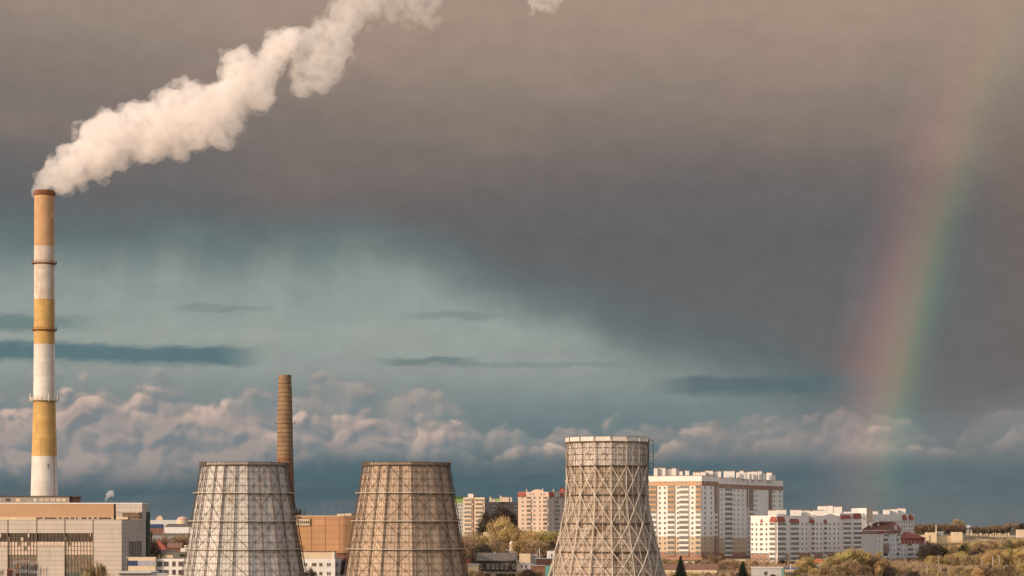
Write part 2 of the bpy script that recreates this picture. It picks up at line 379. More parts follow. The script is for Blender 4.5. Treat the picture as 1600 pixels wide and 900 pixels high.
# ------------------------------------------------------------------ polygonal cooling towers in an outer steel frame
def cooling_tower(px, D, off, shellmat, label, seed):
    rnd = random.Random(seed)
    x = at(px, D); T = thing('cooling_tower', label, 'cooling tower', (x, D, 0), group=None)
    k = D / F
    top = zat(723, D); lv = [zat(p, D) for p in (727.5, 770.5, 814, 857.3, 900.8, 944, 987)] + [1.0]
    lv = [z for z in lv if z > .5]
    rs = lambda z: 10.85 * (D / 600) + (top - z) * .165
    N = 12
    face = -math.atan2(x, D)      # the photographed facet turned to the viewer
    off = off + face
    def P(i, z, dr=0.0, frac=0.0):
        """point on the polygon: vertex i plus frac of the way to the next"""
        r = rs(z) + dr; a = off + 2 * math.pi * i / N; b = off + 2 * math.pi * (i + 1) / N
        pa = Vector((r * math.sin(a), -r * math.cos(a), z)); pb = Vector((r * math.sin(b), -r * math.cos(b), z))
        return pa.lerp(pb, frac)
    zb = 3.2
    mb = MB(); mb.rings([(rs(zb), zb), (rs(lv[3]), lv[3]), (rs(top - .6), top - .6)], N, off, 0)
    mb.rings([(rs(top - .6) - .25, top - .6), (rs(zb) - .25, zb)], N, off, 0)
    part('shell', mb, shellmat, T)
    # rim: crest gallery with close upright boards
    mb = MB(); r0 = rs(top); zt = top; z0 = lv[0]
    mb.rings([(r0 - .2, z0 - .12), (r0 + .85, z0 - .16), (r0 + .85, z0 + .12), (r0 - .2, z0 + .12)], N, off, 0)
    mb.rings([(r0 + .7, z0 + .12), (r0 + .7, zt - .12)], N, off, 1)
    mb.rings([(r0 + .62, zt - .12), (r0 + .62, z0 + .12)], N, off, 1)
    for i in range(N):
        nb = 11
        for q in range(nb):
            f = q / nb
            a = P(i, zt, .8, f); a.z = z0; b = Vector(a); b.z = zt + (.08 if q % 3 else .3) + rnd.uniform(-.05, .08)
            mb.bar(a, b, .10, 0)
        a = P(i, zt, .78); b = P(i + 1, zt, .78); a.z = b.z = zt - .1; mb.bar(a, b, .10, 0)
    part('rim', mb, [M['steel_dark'], shellmat], T)
    # frame posts at every corner and every facet middle
    for i in range(N):
        for fr in (0.0, .5):
            mb = MB()
            for za, zc in zip(lv, lv[1:]):
                a = P(i, za, .5, fr); b = P(i, zc, .5, fr)
                mb.bar(a, b, .2 if fr == 0 else .19, 0)
                # laced column: inner chord and zigzag
                a2 = P(i, za, .12, fr); b2 = P(i, zc, .12, fr); mb.bar(a2, b2, .07, 0)
                nz = 8
                for q in range(nz):
                    p = a.lerp(b, q / nz) if q % 2 else a2.lerp(b2, q / nz)
                    r = a2.lerp(b2, (q + 1) / nz) if q % 2 else a.lerp(b, (q + 1) / nz)
                    mb.bar(p, r, .032, 0)
            part('post', mb, M['steel_dark'], T)
    # bracing of each facet
    for i in range(N):
        mb = MB()
        for za, zc in zip(lv, lv[1:]):
            e = .16
            mb.bar(P(i, za, e), P(i + 1, zc, e), .048, 0); mb.bar(P(i + 1, za, e), P(i, zc, e), .048 if rnd.random() < .6 else .03, 0)
            for h in (0, .5):       # small crosses in the half facets, two tiers
                zm = (za + zc) / 2
                for (u, w) in ((za, zm), (zm, zc)):
                    if rnd.random() < .8: mb.bar(P(i, u, .35, h), P(i, w, .35, h + .5), .038, 0)
                    if rnd.random() < .8: mb.bar(P(i, u, .35, h + .5), P(i, w, .35, h), .038, 0)
            for q in (1, 2, 3):
                z = za + (zc - za) * q / 4
                mb.bar(P(i, z, .3), P(i + 1, z, .3), .075, 0)
            for f in (.125, .25, .375, .625, .75, .875):
                mb.bar(P(i, za, .16, f), P(i, zc, .12, f), .035, 0)
        part('bracing', mb, M['steel_dark'], T)
    # ring walkways with rails
    for z in lv[1:-1]:
        mb = MB(); r = rs(z)
        mb.rings([(r + .6, z - .08), (r + 1.15, z - .08), (r + 1.15, z + .03), (r + .6, z + .03)], N, off, 0)
        mb.rings([(r + .02, z - .16), (r + .55, z - .16)], N, off, 1)
        for i in range(N):
            a = P(i, z, 1.22); b = P(i + 1, z, 1.22); a.z = b.z = z + .14; mb.bar(a, b, .07, 0)
            for q in range(5):
                p = P(i, z, 1.22, q / 5); p2 = Vector(p); p2.z = z + .62; mb.bar(p, p2, .04, 1)
            a.z = b.z = z + .62; mb.bar(a, b, .04, 1)
        part('walkway', mb, [M['steel_light'], M['steel_dark']], T)
    # legs and basin rim at the foot
    mb = MB(); mb.rings([(rs(0) + 1.5, 0), (rs(0) + 1.5, 1.0), (rs(0) + 1.0, 1.0), (rs(0) + 1.0, 0)], 24, 0, 0)
    part('basin', mb, pmat('basin_concrete', (.32, .30, .28)), T)
    return T

shellA = pmat('grey_cladding', (.60, .565, .535), (.53, .505, .485), .12, .85, .6, (.20, .14, .09), (0.55, 1.81, .035, (.22, .20, .18)), blotch=((.33, .25, .17), .62, .10))
shellB = pmat('brown_cladding', (.51, .385, .285), (.43, .33, .25), .12, .88, .65, (.15, .10, .065), (0.55, 1.81, .035, (.17, .13, .10)), blotch=((.40, .36, .33), .61, .09))
cooling_tower(382, 600, R(4), shellA, 'greyer polygonal cooling tower with steel frame, beside the tapering brick chimney', 1)
cooling_tower(635, 601, R(6), shellB, 'browner polygonal cooling tower standing between the grey one and the lattice tower', 2)

# ------------------------------------------------------------------ waisted lattice cooling tower
def lattice_tower():
    px, D = 948.5, 600; x = at(px, D)
    T = thing('cooling_tower', 'waisted cooling tower wrapped in a pale diamond lattice, in front of the white high rise', 'cooling tower', (x, D, 0))
    N = 16; off = R(5.5) - math.atan2(x, D)
    prof = [(0, 20.6), (4, 19.3), (19.8, 15.3), (24.2, 14.15), (28.3, 13.1), (32.6, 12.1), (37, 11.15), (41, 10.75), (48.4, 10.72), (56.5, 11.0)]
    ro = lambda z: interp(prof, z)
    lv = [zat(p, D) for p in (691.7, 728.8, 773.5, 817.7, 861.6, 905.5, 949.4)] + [4.3]
    top = zat(684, D)
    def P(a, z, dr=0.0):
        t = off + 2 * math.pi * a / N; r = ro(z) + dr
        return Vector((r * math.sin(t), -r * math.cos(t), z))
    skin = pmat('stained_boarding', (.43, .33, .25), (.52, .43, .34), .22, .9, .8, (.11, .075, .045), (.5, 1.85, .03, (.14, .10, .07)), blotch=((.16, .10, .065), .56, .25))
    band = pmat('whitewashed_boarding', (.66, .60, .555), (.58, .52, .47), .3, .88, .35, (.22, .15, .11), (.5, 1.85, .03, (.30, .25, .22)))
    zs = [4.3, 8, 12, 16, 20, 24, 28, 32, 36, 40, 44, lv[1]]
    mb = MB(); mb.rings([(ro(z) - .85, z) for z in zs], N, off); mb.rings([(ro(z) - 1.0, z) for z in zs[::-1]], N, off)
    part('shell', mb, skin, T)
    mb = MB(); mb.rings([(ro(z) - .80, z) for z in (lv[1], 51, lv[0])], N, off); mb.rings([(ro(z) - .95, z) for z in (lv[0], 51, lv[1])], N, off)
    part('upper_shell', mb, band, T, 'pale whitewashed band at the head of the shell')
    # rim panels
    mb = MB(); rimm = pmat('rim_panels', (.62, .58, .53), (.55, .5, .46), .5, .8, .3, (.3, .22, .16))
    for i in range(N):
        for (f0, f1) in ((.06, .94),):
            a = P(i, top).lerp(P(i + 1, top), f0); b = P(i, top).lerp(P(i + 1, top), f1)
            o = Vector((a.x + b.x, a.y + b.y, 0)).normalized() * .06
            for (p, q, s) in ((a, b, 1), (a - o, b - o, -1)):
                pts = [(p.x, p.y, lv[0] + .12), (q.x, q.y, lv[0] + .12), (q.x, q.y, top), (p.x, p.y, top)]
                mb.quad(*(pts if s > 0 else pts[::-1]), 0)
            mb.bar((a.x, a.y, top), (b.x, b.y, top), .09, 1)
        p = P(i, top, .05); mb.bar((p.x, p.y, lv[0] - .2), (p.x, p.y, top + .25), .2, 1)
    part('rim', mb, [rimm, M['frame_old']], T)
    # main diamonds: nodes on each ring, crossing at the half levels
    def member(a, b, w): mb.bar(a, b, w, 0, w * .8)
    for li, (za, zc) in enumerate(zip(lv, lv[1:])):
        zm = (za + zc) / 2
        for i in range(N):
            mb = MB()
            w_ = .19 if li else .11
            member(P(i, za), P(i + .5, zm), w_); member(P(i + 1, za), P(i + .5, zm), w_)
            member(P(i + .5, zm), P(i, zc), w_); member(P(i + .5, zm), P(i + 1, zc), w_)
            p = P(i + .5, zm); q = P(i, zc)
            for c, r in ((p, .22), (q, .27)):
                n = Vector((c.x, c.y, 0)).normalized() * .2; mb.bar(c - n, c + n, r * 1.6, 0, n=8)
            part('lattice_diamond', mb, M['steel_light'] if li else M['frame_old'], T)
    # ring beams, coloured dark to stand in for the shadow along them
    for li, z in enumerate(lv[:-1]):
        mb = MB()
        for i in range(N):
            mb.bar(P(i, z, -.12), P(i + 1, z, -.12), .22, 0); mb.bar(P(i, z, -.62), P(i + 1, z, -.62), .24, 0)
            for q in range(4):
                mb.bar(P(i, z, -.12).lerp(P(i + 1, z, -.12), q / 4), P(i, z, -.7).lerp(P(i + 1, z, -.7), (q + .5) / 4), .1, 0)
        part('ring_beam', mb, M['steel_dark'], T)
    mb = MB()
    for za, zc in zip(lv, lv[1:]):
        zm = (za + zc) / 2
        for i in range(N): mb.bar(P(i + .5, zm, -.25), P(i + 1.5, zm, -.25), .10, 0)
    part('half_ring', mb, M['steel_light'], T)
    # secondary members on the boarding, laced posts
    rr = random.Random(5)
    for i in range(N):
        mb = MB()
        for li, (za, zc) in enumerate(zip(lv, lv[1:])):
            mb.bar(P(i, za, -.15), P(i, zc, -.15), .17, 1)
            mb.bar(P(i + .5, za, -.3), P(i + .5, zc, -.3), .12, 1 if rr.random() < .6 else 0)
            mb.bar(P(i + .06, za, -.35), P(i + .06, zc, -.35), .07, 0); mb.bar(P(i - .06, za, -.35), P(i - .06, zc, -.35), .07, 1)
            for q in range(10):
                z1 = za + (zc - za) * q / 10; z2 = za + (zc - za) * (q + 1) / 10
                s = .06 if q % 2 else -.06
                mb.bar(P(i + s, z1, -.3), P(i - s, z2, -.3), .035, 1)
            for q in (1, 2, 3):
                z = za + (zc - za) * q / 4; mb.bar(P(i, z, -.55).lerp(P(i + 1, z, -.55), 0), P(i + 1, z, -.55), .09, 0)
            for q in range(4 if li else 0):
                z1 = za + (zc - za) * q / 4; z2 = za + (zc - za) * (q + 1) / 4
                for h in (0, .5):
                    mb.bar(P(i + h, z1, -.45), P(i + h + .25, z2, -.45), .045, rr.choice((0, 1)))
                    mb.bar(P(i + h + .5, z1, -.45), P(i + h + .25, z2, -.45), .045, rr.choice((0, 1)))
            for f in (.2, .35, .65, .8):
                mb.bar(P(i + f, za, -.62), P(i + f, zc, -.62), .04, 0)
        part('bracing', mb, [M['steel_dark'], M['steel_light']], T)
    # hanging ladder cage on the right side
    mb = MB(); t = math.radians(82) + off * 0
    rad = ro(50) + .0; c = Vector((rad * math.sin(t), -rad * math.cos(t), 0)); o = Vector((math.sin(t), -math.cos(t), 0)); s = Vector((math.cos(t), math.sin(t), 0))
    for dz0, dz1 in ((46.8, 55.2),):
        for a in (-.6, .6):
            for rr_ in (.15, 1.25):
                p = c + s * a + o * rr_; mb.bar((p.x, p.y, dz0), (p.x, p.y, dz1), .09)
        for z in (46.8, 47.8, 49.0, 51, 53.6, 55.2):
            q = [c + s * a + o * r for a, r in ((-.6, .15), (-.6, 1.25), (.6, 1.25), (.6, .15))]
            for j in range(4): mb.bar((q[j].x, q[j].y, z), (q[(j + 1) % 4].x, q[(j + 1) % 4].y, z), .08)
    part('ladder_cage', mb, M['steel_dark'], T)
    mb = MB(); mb.rings([(21.5, 0), (21.5, 1.0), (21.0, 1.0), (21.0, 0)], 24)
    part('basin', mb, MATS['basin_concrete'], T)
lattice_tower()

# ------------------------------------------------------------------ tall painted chimney
def tall_chimney():
    D = 950; k = D / F; x = at(69.3, D)
    T = thing('chimney', 'very tall white and ochre banded chimney trailing a long plume of smoke', 'chimney', (x, D, gz(x, D)))
    g0 = gz(x, D); Z = lambda py: zat(py, D) - g0
    rp = [(0, 6.6), (Z(775), 21 * k), (Z(713), 19.4 * k), (Z(660), 18.0 * k), (Z(625), 17.0 * k), (Z(538), 16.1 * k), (Z(412), 15.8 * k), (Z(305), 15.5 * k), (Z(297), 15.7 * k)]
    r = lambda z: interp(rp, z)
    white = pmat('chimney_white', (.66, .62, .58), (.56, .51, .47), .15, .8, .55, (.42, .34, .27), (0, 2.6, .06, (.40, .36, .32)), blotch=((.42, .34, .27), .62, .2))
    dirty = pmat('chimney_dirty_white', (.60, .53, .46), (.50, .41, .33), .3, .85, .75, (.30, .19, .12), (0, 2.6, .05, (.40, .33, .27)), blotch=((.30, .17, .09), .60, .5))
    ochre = pmat('chimney_ochre', (.54, .35, .125), (.44, .28, .10), .2, .8, .7, (.30, .17, .06), (0, 2.6, .07, (.30, .18, .07)), blotch=((.36, .21, .09), .60, .22))
    tan = pmat('chimney_tan', (.50, .31, .165), (.43, .255, .13), .2, .85, .5, (.27, .14, .07), (0, 2.6, .05, (.30, .18, .1)))
    bounds = [(900, 713, 0), (713, 625, 2), (625, 538, 0), (538, 468, 2), (468, 385, 1), (385, 305, 3), (305, 298, 4)]
    mb = MB(); n = 48
    for (p0, p1, mi) in bounds:
        z0 = max(0.0, Z(p0)) if p0 < 900 else 0.0; z1 = Z(p1); st = 6
        mb.rings([(r(z0 + (z1 - z0) * q / st), z0 + (z1 - z0) * q / st) for q in range(st + 1)], n, 0, mi)
    zt = Z(298); mb.rings([(r(zt), zt), (r(zt) - .5, zt), (r(zt) - .5, zt - 4)], n, 0, 4)
    part('shaft', mb, [white, dirty, ochre, tan, M['rust']], T, smooth=False)
    for (py, wid, h, big) in ((304.5, .55, 1.1, 0), (412, .95, 1.1, 0), (516, 1.0, 1.2, 0), (626, 1.35, 1.5, 1)):
        z = Z(py); rr = r(z); mb = MB()
        mb.rings([(rr - .05, z - .5), (rr + wid, z - .08), (rr + wid, z + .1), (rr - .05, z + .1)], 24, 0, 0)
        g = MB(); nn = 24
        for q in range(nn):
            a = 2 * math.pi * q / nn; b = 2 * math.pi * (q + 1) / nn; R1 = rr + wid - .06
            pa = (R1 * math.sin(a), -R1 * math.cos(a)); pb = (R1 * math.sin(b), -R1 * math.cos(b))
            g.bar((*pa, z), (*pa, z + h), .09)
            for hh in (h, h * .5): g.bar((*pa, z + hh), (*pb, z + hh), .08)
        ga = part('gallery', mb, [M['rust'] if py != 626 else M['steel_light']], T); part('railing', g, [M['rust'] if py != 626 else M['steel_light']], ga)
        if big:
            for q in range(16):
                a = 2 * math.pi * (q + .3) / 16; R1 = rr + wid + .1; mb = MB()
                h0 = (2.0, 2.8, 1.6)[q % 3]
                mb.bar((R1 * math.sin(a), -R1 * math.cos(a), z - .3), (R1 * math.sin(a), -R1 * math.cos(a), z + h0), .28 if q % 2 else .16)
                part('antenna', mb, [M['frame']], T)
    # caged ladder up the shaded side
    mb = MB(); a = R(58)
    for s in (-.03, .03):
        pts = [((r(z) + .25) * math.sin(a + s), -(r(z) + .25) * math.cos(a + s), z) for z in [q * 6.0 for q in range(int(zt / 6))]]
        for p, q in zip(pts, pts[1:]): mb.bar(p, q, .10)
    part('ladder', mb, M['rust'], T)
    mb = MB(); z = Z(728); rr = r(z) + .1; a = R(28); mb.bar((rr * math.sin(a), -rr * math.cos(a), z - .9), (rr * math.sin(a), -rr * math.cos(a), z + .9), .5)
    part('hatch', mb, M['steel_grey'], T)
tall_chimney()

def brick_chimney():
    D = 800; k = D / F; x = at(445.2, D); g0 = gz(x, D); Z = lambda py: zat(py, D) - g0
    T = thing('chimney', 'round tapering brown brick chimney with iron hoops, rising behind the grey cooling tower', 'chimney', (x, D, g0))
    rp = [(0, 5.0), (Z(790), 15.0 * k), (Z(723), 12.9 * k), (Z(640), 11.3 * k), (Z(586), 9.9 * k)]
    r = lambda z: interp(rp, z)
    br = pmat('chimney_brick', (.29, .185, .10), (.22, .14, .08), .3, .9, .5, (.09, .055, .035), (0, .62, .04, (.15, .09, .05)), blotch=((.17, .10, .06), .56, .35))
    rd = pmat('chimney_red_brick', (.25, .12, .07), (.19, .09, .055), .3, .9, .5, (.09, .05, .035), (0, .62, .04, (.15, .08, .05)))
    zt = Z(586); zs = Z(714); mb = MB(); n = 32
    mb.rings([(r(z), z) for z in (0, 8, 16, 24, 32, 40, zs)], n, 0, 1); mb.rings([(r(zs + (zt - zs) * q / 6), zs + (zt - zs) * q / 6) for q in range(7)], n, 0, 0)
    mb.rings([(r(zt), zt), (r(zt) - .4, zt), (r(zt) - .4, zt - 3)], n, 0, 0)
    part('shaft', mb, [br, rd], T)
    mb = MB(); mb.rings([(r(zt) - .1, zt - .5), (r(zt) + .12, zt - .5), (r(zt) + .12, zt), (r(zt) - .1, zt)], n, 0, 0); part('crown_ring', mb, br, T)
    z = zt - 1.4
    while z > 6:
        mb = MB(); mb.rings([(r(z) - .02, z - .12), (r(z) + .06, z - .12), (r(z) + .06, z + .12), (r(z) - .02, z + .12)], n, 0, 0); part('iron_hoop', mb, M['steel_dark'], T); z -= 1.55
    for py in (662, 752.5):
        z = Z(py); mb = MB()
        for a in (R(90), R(-90), R(20)):
            s, c_ = math.sin(a), -math.cos(a); R0 = r(z); 
            t = Vector((-c_, s, 0)) * .5; o = Vector((s, c_, 0))
            p = [o * R0 - t, o * (R0 + .85) - t, o * (R0 + .85) + t, o * R0 + t]
            mb.prism([(q.x, q.y) for q in p], z - .08, z + .04)
            for q in (p[1], p[2]): mb.bar((q.x, q.y, z), (q.x, q.y, z + .9), .08)
            mb.bar((p[1].x, p[1].y, z + .9), (p[2].x, p[2].y, z + .9), .08)
        mb.rings([(r(z), z - .05), (r(z) + .14, z - .05), (r(z) + .14, z + .1), (r(z), z + .1)], n)
        part('gallery', mb, M['steel_dark'], T)
    mb = MB(); 
    for s in (-.06, .06):
        a = R(75) + s
        for q in range(10):
            z0 = q * 8.0; z1 = z0 + 8
            if z1 > zt: break
            mb.bar(((r(z0) + .15) * math.sin(a), -(r(z0) + .15) * math.cos(a), z0), ((r(z1) + .15) * math.sin(a), -(r(z1) + .15) * math.cos(a), z1), .06)
    part('ladder', mb, M['steel_dark'], T)
brick_chimney()

# ------------------------------------------------------------------ building kit
PROTO = {}
def win_proto(w, h, st):
    """window facing -Y, centred on its sill middle"""
    key = (round(w, 1), round(h, 1), st)
    if key in PROTO: return PROTO[key]
    w, h = key[0], key[1]
    mb = MB(); t = .11 if st != 'old' else .09; x = w / 2
    g = .03
    mb.box(-x, -x + t, -.10, .05, 0, h, 0); mb.box(x - t, x, -.10, .05, 0, h, 0)
    mb.box(-x + t, x - t, -.10, .05, 0, t, 0); mb.box(-x + t, x - t, -.10, .05, h - t, h, 0)
    nm = max(1, int(round(w / .95))) - 1
    for q in range(nm):
        c = -x + w * (q + 1) / (nm + 1); mb.box(c - .05, c + .05, -.09, .05, t, h - t, 0)
    mb.box(-x - .08, x + .08, -.17, .04, -.07, -.002, 0)
    gl = MB(); gl.quad((-x + t, -g, t), (x - t, -g, t), (x - t, -g, h - t), (-x + t, -g, h - t), 0)
    PROTO[key] = (mb, gl); return PROTO[key]

def rot(p, a): c, s = math.cos(a), math.sin(a); return (p[0] * c - p[1] * s, p[0] * s + p[1] * c, p[2])

class Bld:
    """a building from plan points in world x,y; walls, windows, loggias and roof pieces become its parts"""
    def __init__(s, name, label, cat, base, group=None):
        s.b = base; s.T = thing(name, label, cat, base, 0, group); s.walls = MB(); s.wm = []; s.wins = []; s.balcs = []; s.meshes = {}
    def mi(s, m):
        if m not in s.wm: s.wm.append(m)
        return s.wm.index(m)
    def L(s, p): return (p[0] - s.b[0], p[1] - s.b[1])
    def face(s, p0, p1, us, zs, mf):
        """wall cells; us fractions, zs world heights, mf(i,j) -> material"""
        a, b = s.L(p0), s.L(p1)
        for i in range(len(us) - 1):
            for j in range(len(zs) - 1):
                m = mf(i, j) if callable(mf) else mf
                if m is None: continue
                x0, y0 = a[0] + (b[0] - a[0]) * us[i], a[1] + (b[1] - a[1]) * us[i]
                x1, y1 = a[0] + (b[0] - a[0]) * us[i + 1], a[1] + (b[1] - a[1]) * us[i + 1]
                z0, z1 = zs[j] - s.b[2], zs[j + 1] - s.b[2]
                s.walls.quad((x0, y0, z0), (x1, y1, z0), (x1, y1, z1), (x0, y0, z1), s.mi(m))
    def top(s, pts, z, m):
        P = [s.L(p) for p in pts]; s.walls.add([(p[0], p[1], z - s.b[2]) for p in pts and P], [tuple(range(len(P)))], s.mi(m))
    def prism(s, pts, z0, z1, m, mt=None):
        P = [s.L(p) for p in pts]
        s.walls.prism(P, z0 - s.b[2], z1 - s.b[2], s.mi(m), True, s.mi(mt) if mt else None)
    def win(s, p0, p1, u, z, w=1.4, h=1.45, st='w', gm=None):
        a, b = s.L(p0), s.L(p1); an = math.atan2(b[1] - a[1], b[0] - a[0])
        s.wins.append((a[0] + (b[0] - a[0]) * u, a[1] + (b[1] - a[1]) * u, z - s.b[2], an, w, h, st))
    def balc(s, p0, p1, u, z, w, col, h=2.6, depth=.9, open_=False):
        a, b = s.L(p0), s.L(p1); an = math.atan2(b[1] - a[1], b[0] - a[0])
        s.balcs.append((a[0] + (b[0] - a[0]) * u, a[1] + (b[1] - a[1]) * u, z - s.b[2], an, w, col, h, depth, open_))
    def part(s, name, mb, mats, label=None): return part(name, mb, mats, s.T, label)
    def box(s, name, p0, p1, z0, z1, m, depth=None, label=None):
        """box part between world x,y corners (axis aligned unless depth given: then p0-p1 is the front edge)"""
        mb = MB(); a, b = s.L(p0), s.L(p1)
        if depth is None: mb.box(min(a[0], b[0]), max(a[0], b[0]), min(a[1], b[1]), max(a[1], b[1]), z0 - s.b[2], z1 - s.b[2])
        else:
            dx, dy = b[0] - a[0], b[1] - a[1]; l = math.hypot(dx, dy); n = (-dy / l * depth, dx / l * depth)
            mb.prism([a, b, (b[0] + n[0], b[1] + n[1]), (a[0] + n[0], a[1] + n[1])], z0 - s.b[2], z1 - s.b[2])
        if name == 'roof_house':
            mb.box(min(a[0], b[0]) - .2, max(a[0], b[0]) + .2, min(a[1], b[1]) - .2, max(a[1], b[1]) + .2, z1 - s.b[2] + .003, z1 - s.b[2] + .28, 1)
            return s.part(name, mb, [m, MATS['hr_brown']], label)
        return s.part(name, mb, m, label)
    def finish(s, keep=100, wall='wall'):
        part(wall, s.walls, s.wm, s.T)
        fm = {'w': M['frame'], 'old': M['frame_old'], 'n': M['frame']}
        cut = s.wins[:keep]; rest = s.wins[keep:]
        for (x, y, z, an, w, h, st) in cut:
            k = (round(w, 1), round(h, 1), st)
            if ('W', k) not in s.meshes:
                fr, gl = win_proto(w, h, st)
                mb = MB(); mb.add(fr.v, fr.f, 0); mb.add(gl.v, gl.f, 1)
                s.meshes[('W', k)] = mb.mesh('window', [fm[st], M['glass']])
            o = bpy.data.objects.new('window', s.meshes[('W', k)]); C.objects.link(o); o.parent = s.T; o.location = (x, y, z); o.rotation_euler = (0, 0, an)
        if rest:
            mb = MB()
            rr = random.Random(3)
            for (x, y, z, an, w, h, st) in rest:
                fr, gl = win_proto(w, h, st)
                for src, mi in ((fr, 0), (gl, 1 if rr.random() < .75 else 2)):
                    vs = [rot(p, an) for p in src.v]; mb.add([(p[0] + x, p[1] + y, p[2] + z) for p in vs], src.f, mi)
            o = part('window', mb, [fm[rest[0][6]], M['glass'], M['glass_warm']], s.T); o['kind'] = 'stuff'
        def bal_mb(w, h, d, op):
            mb = MB(); x = w / 2; ph = 1.05
            mb.box(-x, x, -d, .05, 0, .14, 0)                       # slab
            mb.box(-x, x, -d - .03, -d + .07, .14, ph, 0)          # parapet
            mb.box(-x - .001, -x + .08, -d + .07, .05, .14, h if not op else ph, 0); mb.box(x - .08, x + .001, -d + .07, .05, .14, h if not op else ph, 0)
            if not op:
                mb.quad((-x + .08, -d + .02, ph), (x - .08, -d + .02, ph), (x - .08, -d + .02, h - .12), (-x + .08, -d + .02, h - .12), 1)
                mb.box(-x, x, -d - .03, .05, h - .12, h, 0)
                nm = max(2, int(round(w / .85)))
                for q in range(nm + 1):
                    c = -x + .04 + (w - .08) * q / nm; mb.box(c - .045, c + .045, -d - .035, -d + .015, ph, h - .12, 2)
            else:
                mb.quad((-x + .08, -.02, ph * .4), (x - .08, -.02, ph * .4), (x - .08, -.02, h - .3), (-x + .08, -.02, h - .3), 1)
            return mb
        cut = s.balcs[:100]; rest = s.balcs[100:]
        rest_mb = {}
        for i, (x, y, z, an, w, col, h, d, op) in enumerate(s.balcs):
            mb = bal_mb(w, h, d, op)
            k = ('B', round(w, 2), h, d, op, col)
            if i < 100:
                if k not in s.meshes: s.meshes[k] = mb.mesh('balcony', [M[col] if col in M else MATS[col], M['glass'], M['frame']])
                o = bpy.data.objects.new('balcony', s.meshes[k]); C.objects.link(o); o.parent = s.T; o.location = (x, y, z); o.rotation_euler = (0, 0, an)
            else:
                R_ = rest_mb.setdefault('b', (MB(), []))
                if col not in R_[1]: R_[1].append(col)
                for j, f in enumerate(mb.f): pass
                vs = [rot(p, an) for p in mb.v]; o0 = len(R_[0].v)
                R_[0].v.extend([(p[0] + x, p[1] + y, p[2] + z) for p in vs]); R_[0].f.extend([tuple(q + o0 for q in f) for f in mb.f])
                R_[0].m.extend([(2 + R_[1].index(col)) if q == 0 else (q - 1) for q in mb.m])
        for mb, cols in rest_mb.values():
            o = part('balcony', mb, [M['glass'], M['frame']] + [MATS[c] for c in cols], s.T); o['kind'] = 'stuff'
        return s.T

def W(px, D): return (at(px, D), D)
def usolve(p0, p1, px):
    """fraction along wall p0-p1 whose point lies on the bearing of photo column px"""
    k = (px - 800) / F; dx, dy = p1[0] - p0[0], p1[1] - p0[1]
    return (p0[0] - k * p0[1]) / (k * dy - dx)
def zpy(py, p): return CZ + (HOR - py) / F * p[1]
def back(p0, p1, d):
    dx, dy = p1[0] - p0[0], p1[1] - p0[1]; l = math.hypot(dx, dy); return (-dy / l * d, dx / l * d)
def gable(b, name, p0, p1, depth, z0, h, m, over=.5, hip=0.0, label=None):
    """pitched roof, ridge parallel to p0-p1; hip = how far the ridge ends are drawn in"""
    a, c = Vector(b.L(p0)), Vector(b.L(p1)); d = (c - a); l = d.length; d.normalize(); n = Vector((-d.y, d.x))
    mb = MB(); q = [a - d * over - n * over, c + d * over - n * over, c + d * over + n * (depth + over), a - d * over + n * (depth + over)]
    r0 = a - d * over + n * depth / 2 + d * hip; r1 = c + d * over + n * depth / 2 - d * hip
    z = z0 - b.b[2]; t = .18
    vs = [(p.x, p.y, z) for p in q] + [(r0.x, r0.y, z + h), (r1.x, r1.y, z + h)]
    vs2 = [(p[0], p[1], p[2] + t) for p in vs]
    mb.add(vs + vs2, [(6, 7, 11, 10), (8, 9, 10, 11), (7, 8, 11), (9, 6, 10), (0, 1, 7, 6), (1, 2, 8, 7), (2, 3, 9, 8), (3, 0, 6, 9), (0, 3, 2, 1)])
    return b.part(name, mb, m, label)

# ---- wall colours (real base colours)
pm = pmat
pm('hr_white', (.74, .705, .67), (.69, .66, .625), .05, .8, .25, (.45, .40, .36), (0, 2.91, .04, (.52, .49, .46)))
pm('hr_ochre', (.52, .40, .28), (.48, .37, .26), .1, .8); pm('hr_brown', (.32, .175, .12), (.28, .155, .11), .2, .8)
pm('hr_orange', (.48, .28, .16), (.42, .25, .145), .2, .8); pm('roof_red', (.34, .085, .055), (.26, .07, .05), .4, .75, seam=(.6, .5, .03, (.2, .05, .04)))
pm('roof_brown', (.22, .12, .085), (.17, .10, .07), .4, .85, seam=(.8, 0, .04, (.12, .07, .05)))
pm('cream', (.62, .50, .38), (.56, .45, .35), .1, .85, .35, (.36, .26, .18), (5.8, 2.8, .05, (.40, .30, .22)))
pm('salmon', (.60, .46, .36), (.54, .42, .33), .1, .85, .3, (.38, .28, .2), (3.2, 2.8, .05, (.42, .31, .24)))
pm('greyblock', (.30, .25, .22), (.25, .21, .19), .12, .88, .4, (.15, .11, .09), (3.2, 2.8, .06, (.17, .13, .11)))
pm('greenish', (.24, .34, .10), (.20, .28, .09), .15, .8); pm('palegrey', (.46, .46, .44), (.40, .40, .39), .1, .8, seam=(3, 2.8, .05, (.3, .3, .3)))
pm('plant_panel', (.52, .46, .40), (.47, .42, .37), .12, .85, .5, (.30, .22, .15), (0, 1.48, .075, (.20, .15, .11)), blotch=((.60, .55, .50), .58, .07))
pm('plant_tan', (.46, .29, .17), (.42, .26, .155), .06, .85, .25, (.30, .19, .12))
pm('plant_side', (.50, .43, .38), (.43, .37, .33), .12, .85, .6, (.26, .18, .14), (6.3, 1.48, .05, (.22, .17, .14)))
pm('louvre', (.13, .095, .07), (.09, .068, .052), .5, .8, seam=(.55, .7, .05, (.05, .04, .03)))
pm('pale_pane', (.58, .47, .37), (.50, .40, .32), .5, .6, rnd=.15)
pm('grimy_pane', (.16, .14, .10), (.10, .09, .07), .5, .4, rnd=.4)
